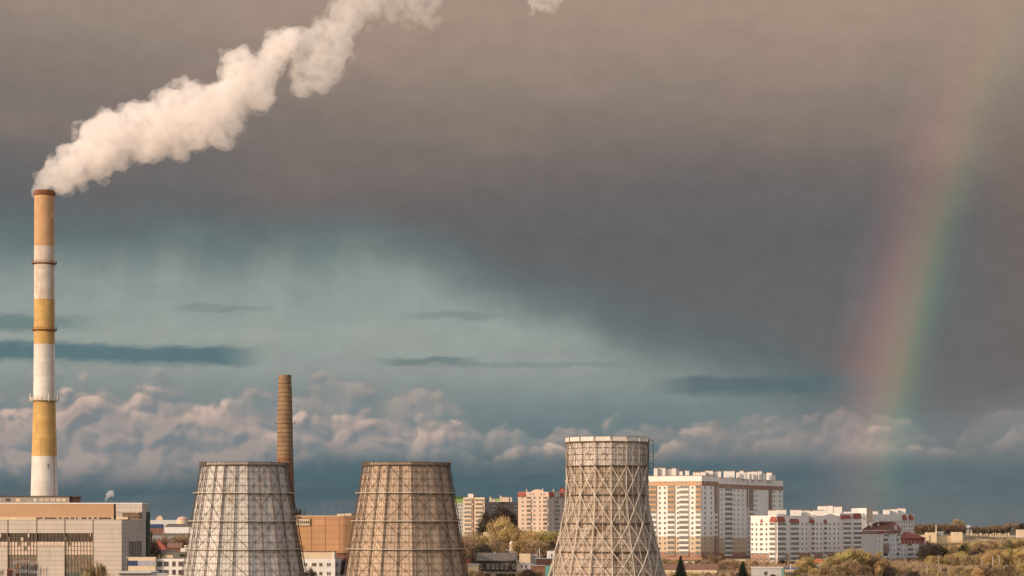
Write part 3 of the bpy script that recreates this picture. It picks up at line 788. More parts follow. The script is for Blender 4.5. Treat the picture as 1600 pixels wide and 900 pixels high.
pm('orange_panel', (.50, .28, .145), (.44, .245, .13), .1, .85, .3, (.32, .17, .09), (0, 2.9, .10, (.24, .12, .06)))
pm('plaster_white', (.70, .67, .63), (.62, .6, .57), .2, .85, .3, (.45, .40, .34)); pm('plaster_cream', (.62, .50, .34), (.56, .45, .31), .3, .85, .3, (.4, .3, .2))
pm('navy', (.035, .055, .14), (.03, .045, .11), .3, .7); pm('lilac_grey', (.34, .34, .42), (.28, .29, .36), .8, .8, seam=(.7, 0, .05, (.5, .5, .55)))
pm('dark_timber', (.075, .055, .045), (.055, .042, .036), .5, .85, seam=(0, .22, .02, (.03, .025, .02)))
pm('slate', (.15, .135, .12), (.11, .10, .09), .5, .85, seam=(.9, 1.2, .05, (.09, .08, .07)))
pm('grey_plaster', (.40, .37, .37), (.34, .32, .32), .3, .85, .3, (.25, .21, .19)); pm('brick_shed', (.22, .10, .075), (.17, .08, .06), .4, .9)
pm('teal_paint', (.12, .30, .28), (.1, .25, .23), .5, .7); pm('asphalt_roof', (.12, .11, .105), (.09, .085, .08), .3, .9)
pm('white_metal', (.66, .66, .66), (.6, .6, .6), .3, .5, seam=(1.0, 0, .03, (.5, .5, .5))); pm('grey_metal', (.28, .29, .30), (.23, .24, .25), .3, .55, seam=(1.0, 0, .03, (.2, .2, .2)))
pm('pale_metal', (.50, .50, .49), (.45, .45, .44), .1, .6)
for k_, v_ in list(MATS.items()): M.setdefault(k_, v_)

# ------------------------------------------------------------------ power station hall at the left
def plant():
    D0, D1 = 760.0, 750.5; X1 = at(190, D0); X0 = at(-150, D0)
    b = Bld('power_station_hall', 'long concrete panel power station hall with louvred window bands, left of the cooling towers', 'industrial hall', (X0 + 30, D0, .4))
    zT = zpy(812, (0, D0)); zB = 0.4
    p0, p1 = (X0, D0), (X1, D0)
    x = lambda px: (at(px, D0) - X0) / (X1 - X0)
    cols = [-60, -33, 12, 57, 101, 145, 190]
    rows = [zpy(q, (0, D0)) for q in (833, 846.5)]
    # front wall cells: recessed glazing bays left open and filled behind
    us = [0] + [x(c) for c in cols[1:-1]] + [1]
    zs = [zB, rows[1], rows[0], zT]
    def mf(i, j):
        bay = cols[i] if i < len(cols) else None
        if j == 1 and i != len(us) - 2: return None
        if j == 0 and i in (2, 4): return None
        return MATS['plant_panel']
    b.face(p0, p1, us, zs, mf)
    # reveals + side + roof of the lower block
    b.face((X1, D0), (X1, D1 + 60), [0, 1], [zB, zT], MATS['plant_side'])
    b.top([(X0, D0), (X1, D0), (X1, D1 + 60), (X0, D1 + 60)], zT, MATS['asphalt_roof'])
    b.face((X1, D1 + 60), (X0, D1 + 60), [0, 1], [zB, zT], MATS['plant_side']); b.face((X0, D1 + 60), (X0, D0), [0, 1], [zB, zT], MATS['plant_side'])
    b.finish()
    T = b.T
    xl = lambda px: at(px, D0) - b.b[0]; zl = lambda py: zpy(py, (0, D0)) - b.b[2]
    # continuous louvre band
    for (c0, c1) in ((-60, -33), (-33, 12), (12, 57), (57, 101), (101, 145)):
        mb = MB(); mb.quad((xl(c0), .35, zl(846.5)), (xl(c1), .35, zl(846.5)), (xl(c1), .35, zl(833)), (xl(c0), .35, zl(833)))
        for c in (c0, c1): mb.box(xl(c) - .12, xl(c) + .12, -.06, .35, zl(846.5), zl(833))
        for q in range(1, 8):
            xx = xl(c0) + (xl(c1) - xl(c0)) * q / 8; mb.box(xx - .05, xx + .05, .2, .34, zl(846.5), zl(833))
        for py in (837.5, 842): mb.box(xl(c0), xl(c1), .2, .33, zl(py) - .05, zl(py) + .05)
        part('louvre_band', mb, M['louvre'], T)
    rr = random.Random(11)
    for q, (px, py, w, h) in enumerate([(34.5, 842.5, .8, 1.3), (44.5, 836.5, .5, 1.2), (14, 842, .3, 1.4), (102.5, 841.5, .35, 1.3), (141, 836, .3, .9), (1, 837, .4, 1.2)]):
        mb = MB(); mb.box(xl(px) - w / 2, xl(px) + w / 2, .06, .18, zl(py) - h / 2, zl(py) + h / 2); part('open_vent', mb, M['pale_pane'], T)
    # glazing bays
    for (c0, c1) in ((12, 57), (101, 145), (-60, -33)):
        g = MB(); nx_, nz_ = 9, 22
        zt, zb = zl(846.5), zB - b.b[2] + 4
        fr = MB()
        xs_ = [xl(c0) + (xl(c1) - xl(c0)) * q / nx_ for q in range(nx_ + 1)]
        step = (zl(846.5) - zl(853.3)); zs_ = [zt - step * q for q in range(int((zt - zb) / step) + 1)]
        for i in range(nx_):
            for j in range(len(zs_) - 1):
                za, zc = zs_[j + 1], zs_[j]
                if j < 3: mi = 0 if rr.random() < .94 else 1
                elif j in (3, 4): mi = 1 if (i % 2 or rr.random() < .4) else 2
                else: mi = rr.choice((1, 1, 3, 1, 2)) if j < 7 else rr.choice((1, 3, 3))
                dy = .30 + rr.uniform(-.03, .03)
                g.quad((xs_[i], .3, za), (xs_[i + 1], .3, za), (xs_[i + 1], .3 - .0, zc), (xs_[i], .3, zc), mi)
        for xx in xs_: fr.box(xx - .07, xx + .07, .12, .29, zs_[-1], zt)
        for z in zs_: fr.box(xs_[0], xs_[-1], .13, .28, z - .065, z + .065)
        mbx = MB(); o = part('glazed_bay', g, [M['pale_pane'], M['grimy_pane'], M['frame_old'], pm('green_glass', (.06, .12, .09), (.09, .08, .06), .4, .4)], T)
        part('glazing_bars', fr, M['frame_old'], o)
    # pale strip between band and blank bays (row of small panes)
    for (c0, c1) in ((57, 101), (-33, 12)):
        g = MB(); n = 8
        for q in range(n):
            a = xl(c0) + (xl(c1) - xl(c0)) * q / n; c = xl(c0) + (xl(c1) - xl(c0)) * (q + 1) / n
            g.box(a + .08, c - .08, -.05, -.004, zl(852.6), zl(847.1), 0)
            g.box(a - .05, a + .05, -.08, -.003, zl(853), zl(846.8), 1)
        g.box(xl(c0), xl(c1), -.08, -.003, zl(853.4), zl(852.7), 1); part('pane_strip', g, [M['pale_pane'], M['frame_old']], T)
    mb = MB()      # vertical downpipes / joints
    for c in (-33, 12, 57, 101, 145): mb.bar((xl(c), -.12, 0), (xl(c), -.12, zT - b.b[2]), .16)
    part('downpipe', mb, M['frame_old'], T)
    # side wall vent grille near the corner
    gx = X1 - b.b[0]
    def ysd(px): return X1 / ((px - 800) / F) - b.b[1]
    def zs_at(py, px): return zpy(py, (0, X1 / ((px - 800) / F))) - b.b[2]
    mb = MB(); y0, y1 = ysd(201), ysd(220.5)
    z1, z0 = zs_at(846, 210), zs_at(872, 210); mb.box(gx, gx + .05, y0, y1, z0, z1, 1)
    n = 7
    for q in range(n + 1):
        yy = y0 + (y1 - y0) * q / n; mb.box(gx + .05, gx + .30, yy - .25, yy + .25, z0, z1, 0)
    mb.box(gx + .05, gx + .3, y0 - .4, y1 + .4, z0 - .3, z0, 0); mb.box(gx + .05, gx + .3, y0 - .4, y1 + .4, z1, z1 + .3, 0)
    part('vent_grille', mb, [M['plant_side'], M['louvre']], T)
    # added dark pilaster in place of the dark recess at the wall's far end
    mb = MB(); y0, y1 = ysd(228.2), ysd(232.5); mb.box(gx - .3, gx + .5, y0, y1, 0, zs_at(800, 230)); part('dark_pilaster', mb, pm('recess_dark_green', (.05, .065, .045), (.04, .05, .035)), T)
    # ---- upper storey set back
    Du = 801.5; xu = lambda px: at(px, Du) - b.b[0]; zu = lambda py: zpy(py, (0, Du)) - b.b[2]; yb = Du - b.b[1]
    mb = MB(); ml = [M['plant_tan'], M['cream_trim'] if 'cream_trim' in M else M['plaster_cream'], M['plant_panel'], M['asphalt_roof'], M['plant_side']]
    xL, xR = X0 - b.b[0], xu(222)
    mb.quad((xL, yb, zT - b.b[2]), (xu(178), yb, zT - b.b[2]), (xu(178), yb, zu(787.3)), (xL, yb, zu(787.3)), 0)
    mb.quad((xu(181), yb - .02, zu(801)), (xR, yb - .02, zu(801)), (xR, yb - .02, zu(787.3)), (xu(181), yb - .02, zu(787.3)), 2)
    mb.quad((xu(178), yb + .6, zT - b.b[2]), (xu(181), yb + .6, zT - b.b[2]), (xu(181), yb + .6, zu(787.3)), (xu(178), yb + .6, zu(787.3)), 3)
    mb.quad((xu(181), yb + .3, zT - b.b[2]), (xR, yb + .3, zT - b.b[2]), (xR, yb + .3, zu(801)), (xu(181), yb + .3, zu(801)), 4)
    ye = 56.0
    mb.quad((xR, yb, zT - b.b[2]), (xR, ye, zT - b.b[2]), (xR, ye, zu(787.3)), (xR, yb, zu(787.3)), 4)
    mb.quad((xR, ye, 0), (xL, ye, 0), (xL, ye, zu(787.3)), (xR, ye, zu(787.3)), 4)
    mb.quad((xL, yb, zu(787.3)), (xR, yb, zu(787.3)), (xR, ye, zu(787.3)), (xL, ye, zu(787.3)), 3)
    part('upper_storey', mb, ml, T)
    mb = MB(); mb.box(xL, xR + .15, yb - .15, yb + .25, zu(787.3), zu(785.6)); mb.box(xR - .15, xR + .15, yb + .25, ye, zu(787.3), zu(785.6)); part('parapet_cap', mb, M['plaster_white'], T)
    # small windows between the two storeys
    for q in range(46):
        px = 57 + q * 2.75
        if px > 184: break
        if 176 < px < 182: continue
        mb = MB(); w = rr.choice((1.7, 2.0, 2.3)) * D0 / F * 0.5; xx = xu(px)
        mi = rr.choice((0, 0, 0, 1, 0)); mb.box(xx - w, xx + w, yb - .12, yb - .01, zu(811), zu(808.6), 0)
        part('window', mb, [M['glass'] if mi == 0 else M['plaster_white']], T)
    mb = MB(); mb.box(xu(57), xu(178), yb - .2, yb - .003, zu(808.2), zu(807.7)); mb.box(xu(-60), xu(57), yb - .35, yb - .003, zu(812.5), zu(808)); part('ledge', mb, M['plaster_cream'], T)
    # glazed band of the corner room
    fr = MB(); g = MB()
    g.quad((xu(192), yb + .1, zu(810.6)), (xR - .1, yb + .1, zu(810.6)), (xR - .1, yb + .1, zu(801)), (xu(192), yb + .1, zu(801)))
    g.quad((xR + .04, yb + .2, zu(810.6)), (xR + .04, ye * .62, zu(810.6)), (xR + .04, ye * .62, zu(800.5)), (xR + .04, yb + .2, zu(800.5)))
    for q in range(9): xx = xu(192) + (xR - xu(192)) * q / 8; fr.box(xx - .1, xx + .1, yb - .04, yb + .09, zu(810.6), zu(801))
    for py in (801.2, 805.5, 810.4): fr.box(xu(192), xR, yb - .05, yb + .09, zu(py) - .1, zu(py) + .1)
    o = part('corner_glazing', g, [pm('amber_glass', (.20, .12, .06), (.12, .08, .05), .6, .4)], T); part('glazing_bars', fr, M['frame_old'], o)
    mb = MB(); mb.box(xu(181.5), xu(200), yb - .4, yb - .05, zu(811.5), zu(807.8)); part('canopy', mb, M['plaster_cream'], T)
    # roof house
    Dp = 850.0; xp = lambda px: at(px, Dp) - b.b[0]; zp = lambda py: zpy(py, (0, Dp)) - b.b[2]; yp = Dp - b.b[1]
    mb = MB(); mb.box(xL, xp(108), yp, yp + 14, zu(787.3), zp(776)); part('roof_house', mb, pm('roof_house_wall', (.36, .31, .27), (.30, .26, .22), .3, .85, .6, (.2, .14, .1), (1.6, 1.3, .05, (.18, .15, .12))), T)
    mb = MB(); mb.box(xL, xp(109), yp - .5, yp + 14.5, zp(776), zp(775)); part('roof_slab', mb, M['steel_dark'], T)
    for (c0, c1, m_) in ((9, 16, 'glass'), (25, 32, 'plaster_cream'), (-1, 1, 'plaster_white'), (53, 56, 'plaster_white'), (62, 68, 'pale_pane'), (70, 77, 'pale_pane'), (79, 86, 'pale_pane'), (88, 95, 'pale_pane'), (97, 103, 'pale_pane')):
        mb = MB(); mb.box(xp(c0), xp(c1), yp - .1, yp - .01, zp(783.5), zp(778.7)); part('window', mb, M[m_], T)
    mb = MB(); mb.box(xp(108.7), xp(116.5), yp + 2, yp + 12, zu(787.3), zp(776.6)); part('roof_hut', mb, M['brick_shed'], T)
    mb = MB(); mb.box(xp(108.2), xp(118), yp + 1.5, yp + 12.5, zp(776.6), zp(775.4)); 
    mb.bar((xp(114), yp + 3, zp(775.4)), (xp(114), yp + 3, zp(769.5)), .25); mb.bar((xp(112.6), yp + 3, zp(773.5)), (xp(115.4), yp + 3, zp(773.5)), .2); part('roof_mast', mb, M['steel_dark'], T)
    mb = MB(); mb.bar((xp(123), yp, zu(786)), (xp(123), yp, zp(780.5)), .15); mb.bar((xp(18.5), yp, zp(775)), (xp(18.5), yp, zp(770)), .08); part('lightning_rod', mb, M['steel_dark'], T)
    mb = MB()
    for q in range(40):
        if q * 4.5 - 60 > 110: break
        xx = xp(-60 + q * 4.5); mb.bar((xx, yp - .4, zp(775)), (xx, yp - .4, zp(773.8)), .06)
    mb.bar((xL, yp - .4, zp(773.8)), (xp(108), yp - .4, zp(773.8)), .06); part('railing', mb, M['steel_dark'], T)
plant()

# ------------------------------------------------------------------ orange-panel hall between the polygonal towers
def orange_hall():
    D = 1050; X0, X1 = at(440, D), at(586, D); g = gz(0, D)
    b = Bld('boiler_hall', 'windowless orange panel hall with joint lines, seen between the two polygonal cooling towers', 'industrial hall', ((X0 + X1) / 2, D, g))
    zt = zpy(803.5 + 2.5, (0, D)); zb = zpy(864, (0, D))
    b.prism([(X0, D), (X1, D), (X1, D + 30), (X0, D + 30)], zb, zt, MATS['orange_panel'], MATS['asphalt_roof'])
    b.prism([(X0 + .4, D + .5), (X1 - .4, D + .5), (X1 - .4, D + 29), (X0 + .4, D + 29)], g, zb, MATS['brick_shed'])
    b.finish()
    T = b.T; L = lambda px: at(px, D) - b.b[0]; z = lambda py: zpy(py, (0, D)) - g
    mb = MB(); mb.box(L(440), L(586), -.15, -.002, z(807), z(805.6)); part('parapet_cap', mb, M['plaster_cream'], T)
    for c in (508, 530.5, 486.5):
        mb = MB(); mb.bar((L(c), -.08, z(864)), (L(c), -.08, z(807)), .12); part('wall_joint', mb, M['hr_brown'], T)
    mb = MB(); mb.box(L(440), L(484), -.9, -.003, z(821), z(810.5)); 
    part('wall_cabin', mb, M['plaster_cream'], T)
    for q in range(6):
        mb = MB(); xx = L(465.5 + q * 3.1); mb.box(xx, xx + .62, -1.0, -.905, z(818), z(814)); part('window', mb, M['glass'], T)
    mb = MB(); mb.box(L(440), L(483), -1.1, -.0, z(810.5), z(809.7)); mb.box(L(464), L(468), -.8, 0, z(809.7), z(806.5)); part('cabin_roof', mb, M['brick_shed'], T)
    Dp = 0
    mb = MB(); mb.box(L(525), L(537), 6, 12, z(805.8), z(802.8)); mb.box(L(538), L(549), 5, 12, z(805.8), z(802.2)); part('roof_vent', mb, M['plaster_cream'], T)
    mb = MB(); mb.box(L(548), L(555), 4, 10, z(805.8), z(802.4)); mb.box(L(509), L(523), 8, 12, z(805.8), z(804.6)); part('roof_hut', mb, M['steel_dark'], T)
    # white office in front
    D2 = 950; g2 = gz(0, D2); X0, X1 = at(452, D2), at(523.5, D2)
    b = Bld('office_block', 'white office block with paired small windows in front of the orange panel hall', 'office', ((X0 + X1) / 2, D2, g2))
    zt = zpy(873, (0, D2)); b.prism([(X0, D2), (X1, D2), (X1, D2 + 14), (X0, D2 + 14)], g2, zt, MATS['plaster_white'], MATS['asphalt_roof'])
    X2 = at(530.5, D2); b.prism([(X1 + .01, D2 + 2), (X2, D2 + 2), (X2, D2 + 14), (X1 + .01, D2 + 14)], g2, zt, MATS['grey_plaster'], MATS['asphalt_roof'])
    zt2 = zpy(862.3, (0, D2)); b.prism([(X0, D2 + .5), (X1 - .5, D2 + .5), (X1 - .5, D2 + 13), (X0, D2 + 13)], zt, zt2, MATS['plaster_cream'], MATS['asphalt_roof'])
    p0, p1 = (X0, D2), (X1, D2)
    for py in (884.5, 898.5, 912, 925):
        for px in (463, 465.6, 468, 476, 479, 488, 490.8, 493, 500, 502.5, 512, 515.3):
            b.win(p0, p1, usolve(p0, p1, px), zpy(py, p0), .55, 1.3, 'old')
        for px in (525.3, 528): b.win((X1, D2 + 2), (X2, D2 + 2), usolve((X1, D2 + 2), (X2, D2 + 2), px), zpy(py, p0), .5, 1.3, 'old')
    b.box('parapet_cap', (X0, D2 + .3), (X1 - .3, D2 + 13.2), zt2, zt2 + .25, M['brick_shed']); b.box('parapet_cap', (X1 - 1.2, D2 + .3), (X1 - .35, D2 + .498), zt, zt2, M['plaster_white'])
    b.finish()
orange_hall()

# ------------------------------------------------------------------ white high-rise
def highrise():
    A_, B_ = (at(1003, 1336), 1336.0), (at(1096.5, 1320), 1320.0)
    d = Vector((B_[0] - A_[0], B_[1] - A_[1])).normalized()
    B2 = (at(1122, 1343), 1343.0)
    n = Vector((-(B2[1] - B_[1]), B2[0] - B_[0])).normalized()
    g = gz(0, 1330)
    b = Bld('apartment_block', 'tallest white apartment high rise, brown band at top, ochre foot, right of lattice tower', 'apartment block', (B_[0], B_[1], g - .5))
    zt = zpy(743.6, B_); fh = 7.95 / F * 1320
    zr = [zpy(py, B_) for py in (884, 862.5, 838.2, 759, 751.5, 743.6)]
    white, ochre, brown, orange = (MATS[q] for q in ('hr_white', 'hr_ochre', 'hr_brown', 'hr_orange'))
    zr[0] = g - 2
    def zone(i, j, tint=None):
        return [brown, ochre, white, brown, white][j]
    b.face(A_, B_, [0, 1], zr, lambda i, j: [brown, ochre, white, orange, white][j])
    b.face(B_, B2, [0, 1], zr, zone)
    # second wing, set back by a step, then third
    C0 = (B2[0] - d.x * 1.5, B2[1] - d.y * 1.5); C0 = (B2[0] + .0, B2[1] + .0)
    C1 = (at(1124, 1348), 1348.0); C2 = (at(1168, 1390), 1390.0); E0 = (at(1169, 1396), 1396.0); E1 = (at(1200, 1424), 1424.0); E2 = (at(1223.5, 1442), 1442.0)
    drop = zpy(746.5, C1) - zt
    zr2 = [zr[0], zpy(864, C1), zpy(841, C1), zpy(763, C1), zpy(756, C1), zpy(746.8, C1)]
    b.face(B2, C1, [0, 1], zr2, lambda i, j: brown if j != 4 else white)
    b.face(C1, C2, [0, 1], zr2, zone)
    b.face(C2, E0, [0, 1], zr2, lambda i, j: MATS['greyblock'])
    b.face(E0, E1, [0, 1], zr2, zone); b.face(E1, E2, [0, 1], zr2, zone)
    bk = back(B_, E2, 16)
    Fp = [(p[0] + bk[0], p[1] + bk[1]) for p in (E2, B_)]
    b.face(E2, Fp[0], [0, 1], [zr[0], zr2[-1]], white); b.face(Fp[0], A_, [0, 1], [zr[0], zr2[-1]], white)
    b.top([A_, B_, B2, Fp[1]], zt - .05, MATS['asphalt_roof']); b.top([B2, C1, C2, E0, E1, E2, Fp[0], Fp[1]], zr2[-1] - .05, MATS['asphalt_roof'])
    rows = [208, 254, 298, 341, 386, 430, 475, 520, 566, 609, 655, 700, 745, 790]
    pyr = [725 + r / 5.625 for r in rows]
    cx = lambda c: 1010 + c / 5.625
    for fi, py in enumerate(pyr):
        z = zpy(py + 1.9, B_)
        for c in (-18, 60 if fi > 99 else None, 118, 163, 278, 405):
            if c is None: continue
            b.win(A_, B_, usolve(A_, B_, cx(c)), z, 1.35, 1.5)
        for c in (515, 570): b.win(B_, B2, usolve(B_, B2, cx(c)), z, 2.6 if c == 515 else 2.4, 1.5)
    # top band windows
    for c in (30, 62, 118, 163, 210, 235, 278, 315, 345, 405, 450, 470):
        b.win(A_, B_, usolve(A_, B_, cx(c)), zpy(725 + 163 / 5.625 + 1.5, B_), 1.1, 1.2)
    for c in (515, 570): b.win(B_, B2, usolve(B_, B2, cx(c)), zpy(755.5, B_), 1.6, 1.2)
    cx2 = lambda c: 1110 + c / 5.625
    r2 = [228, 270, 315, 358, 403, 445, 490, 532, 577, 620, 663, 706, 748]
    for fi, r in enumerate(r2):
        py = 725 + r / 5.625; z = zpy(py + 1.6, C1)
        for c in (72, 100, 210, 245, 284): b.win(C1, C2, usolve(C1, C2, cx2(c)), z, 2.0, 1.45)
        for c in (385, 402): b.win(E0, E1, usolve(E0, E1, cx2(c)), z, 1.5, 1.4)
        for c in (560, 612): b.win(E1, E2, usolve(E1, E2, cx2(c)), z, 2.2, 1.4)
    for c in (72, 100, 130, 165, 210, 245, 284): b.win(C1, C2, usolve(C1, C2, cx2(c)), zpy(725 + 192 / 5.625 + 1.2, C1), 1.8, 1.1)
    for c in (560, 612): b.win(E1, E2, usolve(E1, E2, cx2(c)), zpy(725 + 192 / 5.625 + 1.2, C1), 1.8, 1.1)
    # loggias
    for fi, py in enumerate(pyr):
        z = zpy(py + 3.9, B_); h = fh - .03
        a = 'hr_orange' if fi < 5 else 'hr_white' if fi < 10 else 'hr_ochre' if fi < 13 else 'hr_brown'
        for (c0, c1, cc) in ((20, 92, a), (190, 252, a), (292, 374, 'hr_white' if fi < 13 else 'hr_brown'), (435, 482, a)):
            u0, u1 = usolve(A_, B_, cx(c0)), usolve(A_, B_, cx(c1)); wdt = (u1 - u0) * math.hypot(B_[0] - A_[0], B_[1] - A_[1])
            b.balc(A_, B_, (u0 + u1) / 2, z, wdt, cc, h, .7)
        u0, u1 = usolve(B_, B2, cx(597)), usolve(B_, B2, cx(621)); wdt = (u1 - u0) * math.hypot(B_[0] - B2[0], B_[1] - B2[1])
        b.balc(B_, B2, (u0 + u1) / 2, z, wdt, 'hr_brown' if fi < 5 else 'hr_white' if fi < 10 else 'hr_brown', h, .35)
    for fi, r in enumerate(r2 + [790]):
        py = 725 + r / 5.625; z = zpy(py + 3.9, C1); h = fh * 1.0 - .03
        for (p, q, c0, c1, cc) in ((C1, C2, 123, 188, 'hr_white'), (C1, C2, 318, 326, 'hr_brown' if fi < 4 else 'hr_white'), (E1, E2, 512, 538, 'hr_brown' if fi < 5 else 'hr_white'), (E0, E1, 340, 372, 'hr_brown' if fi < 4 else 'hr_white')):
            u0, u1 = usolve(p, q, cx2(c0)), usolve(p, q, cx2(c1)); wdt = (u1 - u0) * math.hypot(p[0] - q[0], p[1] - q[1])
            b.balc(p, q, (u0 + u1) / 2, z, wdt, cc, h, .5)
    # rooftop lift houses and vents
    hb = MATS['hr_white']
    for (c0, c1, t, dd, bd) in ((70, 98, 731.5, 6, 5), (100, 135, 731.2, 9, 6), (137, 168, 731.3, 7, 5), (172, 225, 733, 10, 4), (230, 262, 731.8, 6, 6), (264, 282, 732.4, 8, 4), (290, 318, 736.5, 6, 4), (342, 376, 735.5, 5, 4), (405, 430, 738, 7, 4), (435, 470, 738.2, 5, 4), (475, 520, 737.5, 4, 5), (522, 585, 735.8, 9, 6), (590, 628, 737, 12, 6)):
        D = 1328 + dd
        b.box('roof_house', (at(cx(c0), D), D), (at(cx(c1), D), D + bd), zt - .05, zpy(t, (0, D)), hb)
    for (c0, c1, t, D) in ((62, 95, 736.6, 1355), (122, 213, 736.3, 1366), (233, 260, 738, 1378), (262, 292, 736, 1372), (294, 322, 738.2, 1380), (325, 345, 737.5, 1392), (347, 364, 737.5, 1385), (370, 416, 737, 1400), (428, 452, 736.4, 1408), (470, 490, 739, 1412), (500, 540, 738.6, 1420), (545, 572, 741.5, 1424)):
        b.box('roof_house', (at(cx2(c0), D), D), (at(cx2(c1), D), D + 4.5), zr2[-1] - .05, zpy(t, (0, D)), hb)
    D = 1335; mb = MB(); xx = at(cx(288), D) - b.b[0]; mb.bar((xx, D - b.b[1], zt - b.b[2]), (xx, D - b.b[1], zpy(726, (0, D)) - b.b[2]), .16); b.part('antenna_mast', mb, M['steel_grey'])
    def cap(p, q, z):
        b.box('parapet_cap', (p[0], p[1]), (q[0], q[1]), z, z + .35, M['hr_brown'], .4)
    cap(A_, B_, zt); cap(B_, B2, zt); cap(C1, C2, zr2[-1]); cap(E0, E1, zr2[-1]); cap(E1, E2, zr2[-1])
    b.finish()
highrise()

# ------------------------------------------------------------------ long nine-storey block with red mansard pieces
def long_block():
    B_ = (at(1213, 1270), 1270.0); A_ = (at(1173, 1279), 1279.0); D_ = (at(1345.5, 1360), 1360.0)
    g = gz(0, 1275)
    b = Bld('apartment_block', 'long white nine storey block with red mansard panels, overlapping the foot of the high rise', 'apartment block', (B_[0], B_[1], g - .5))
    white, brown, pk = MATS['hr_white'], MATS['hr_brown'], pm('lilac_white', (.68, .61, .58), (.63, .57, .54), .1, .8, .25, (.4, .34, .32), (0, 2.76, .04, (.45, .40, .39)))
    M['lilac_white'] = pk
    zr = [g - 2, zpy(864.5, B_), zpy(824, B_), zpy(817, B_), zpy(806.5, B_)]
    b.face(A_, B_, [0, .72, 1], zr, lambda i, j: [brown if i == 0 else white, MATS['cream_wall'] if 'cream_wall' in MATS else white, MATS['hr_ochre'] if i == 0 and 0 else white, white][j])
    us = [0, usolve(B_, D_, 1224), usolve(B_, D_, 1230), usolve(B_, D_, 1248), usolve(B_, D_, 1262), usolve(B_, D_, 1267), usolve(B_, D_, 1290), usolve(B_, D_, 1311), usolve(B_, D_, 1332), 1]
    zr2 = zr
    b.face(B_, D_, us, zr2, lambda i, j: ([pk, white, white, white, pk, white, white, pk, white][i] if j else [white, brown, MATS['hr_ochre'], brown, brown, brown, brown, brown, white][i]))
    bk = back(B_, D_, 14); Fq = [(D_[0] + bk[0], D_[1] + bk[1])]
    b.face(D_, Fq[0], [0, 1], [g - 2, zr[-1]], white); b.face(Fq[0], A_, [0, 1], [g - 2, zr[-1]], white); b.top([A_, B_, D_, Fq[0]], zr[-1] - .04, MATS['asphalt_roof'])
    cx = lambda c: 1160 + c / 6.0
    rows = [418, 465, 512, 559, 606, 653, 700, 745]
    hgt = 7.83 / F * 1270
    for fi, r in enumerate(rows):
        z = zpy(750 + r / 6 + 1.5, B_)
        for c in (92, 132, 178, 226): b.win(A_, B_, usolve(A_, B_, cx(c)), z, 1.2 if c != 178 else 1.9, 1.35)
        for c in (562, 600, 700, 736, 862, 900, 404, 818): b.win(B_, D_, usolve(B_, D_, cx(c)), z, 1.9, 1.4)
        for (p, q, c0, c1) in ((A_, B_, 258, 312), (B_, D_, 322, 392), (B_, D_, 444, 522), (B_, D_, 640, 668), (B_, D_, 755, 785), (B_, D_, 938, 1012), (B_, D_, 1036, 1108)):
            u0, u1 = usolve(p, q, cx(c0)), usolve(p, q, cx(c1)); w = (u1 - u0) * math.hypot(p[0] - q[0], p[1] - q[1])
            b.balc(p, q, (u0 + u1) / 2, zpy(750 + r / 6 + 4.2, B_), w, 'hr_white', hgt - .05, .6)
    # mansard panels
    for (p, q, c0, c1, y0, y1) in ((A_, B_, 168, 190, 815, 811), (A_, B_, 258, 316, 814.5, 807.2), (B_, D_, 322, 392, 814.5, 807.2), (B_, D_, 440, 524, 815.5, 810.5), (B_, D_, 625, 668, 816, 811), (B_, D_, 757, 786, 816, 811.5), (B_, D_, 920, 1010, 809, 804), (B_, D_, 1036, 1108, 809, 801)):
        u0, u1 = usolve(p, q, cx(c0)), usolve(p, q, cx(c1)); P0 = Vector(b.L(p)).lerp(Vector(b.L(q)), u0); P1 = Vector(b.L(p)).lerp(Vector(b.L(q)), u1)
        dd = (P1 - P0).normalized(); nn = Vector((dd.y, -dd.x)); z0, z1 = zpy(y0 + .8, B_) - b.b[2], zpy(y1, B_) - b.b[2]
        a0, a1 = P0 + nn * .9, P1 + nn * .9; c0_, c1_ = P0 + nn * .02 + dd * .6, P1 + nn * .02 - dd * .2
        mb = MB(); mb.add([(a0.x, a0.y, z0), (a1.x, a1.y, z0), (c1_.x, c1_.y, z1), (c0_.x, c0_.y, z1), (P0.x, P0.y, z0), (P1.x, P1.y, z0)], [(0, 1, 2, 3), (0, 3, 4), (1, 5, 2), (0, 4, 5, 1)])
        b.part('mansard_panel', mb, M['roof_red'])
    # raised far end and parapets
    e0, e1 = usolve(B_, D_, 1312), .999
    P0 = (B_[0] + (D_[0] - B_[0]) * e0, B_[1] + (D_[1] - B_[1]) * e0); P1 = (B_[0] + (D_[0] - B_[0]) * e1, B_[1] + (D_[1] - B_[1]) * e1)
    b.box('raised_roof', P0, P1, zr[-1] - .04, zpy(802, P0), MATS['hr_white'], 12)
    for (c0, c1, t, D) in ((250, 312, 797.5, 1285), (318, 412, 796.8, 1295), (458, 550, 797, 1310), (556, 640, 797.8, 1318), (668, 768, 797.8, 1330), (640, 690, 805.3, 1302), (78, 160, 805.8, 1281)):
        b.box('roof_house', (at(cx(c0), D), D), (at(cx(c1), D), D + 5), zr[-1] - .04, zpy(t, (0, D)), MATS['hr_white'])
    b.box('parapet_cap', A_, B_, zr[-1], zr[-1] + .25, M['hr_white'], .3); b.box('parapet_cap', B_, D_, zr[-1], zr[-1] + .25, M['lilac_white'], .3)
    b.finish()

    # block further behind with stepped roof houses
    D = 1620; g = gz(0, D); A2, B2, C2 = (at(1262, D), D), (at(1340, D - 5), D - 5.0), (at(1352, D + 25), D + 25.0)
    b = Bld('apartment_block', 'white block with stepped roof houses peeping over the long nine storey block', 'apartment block', (A2[0] + 15, D, g))
    bk = (-8, 16)
    b.prism([A2, B2, C2, (A2[0], D + 30)], g - 1, zpy(802, A2), MATS['hr_white'], MATS['asphalt_roof'])
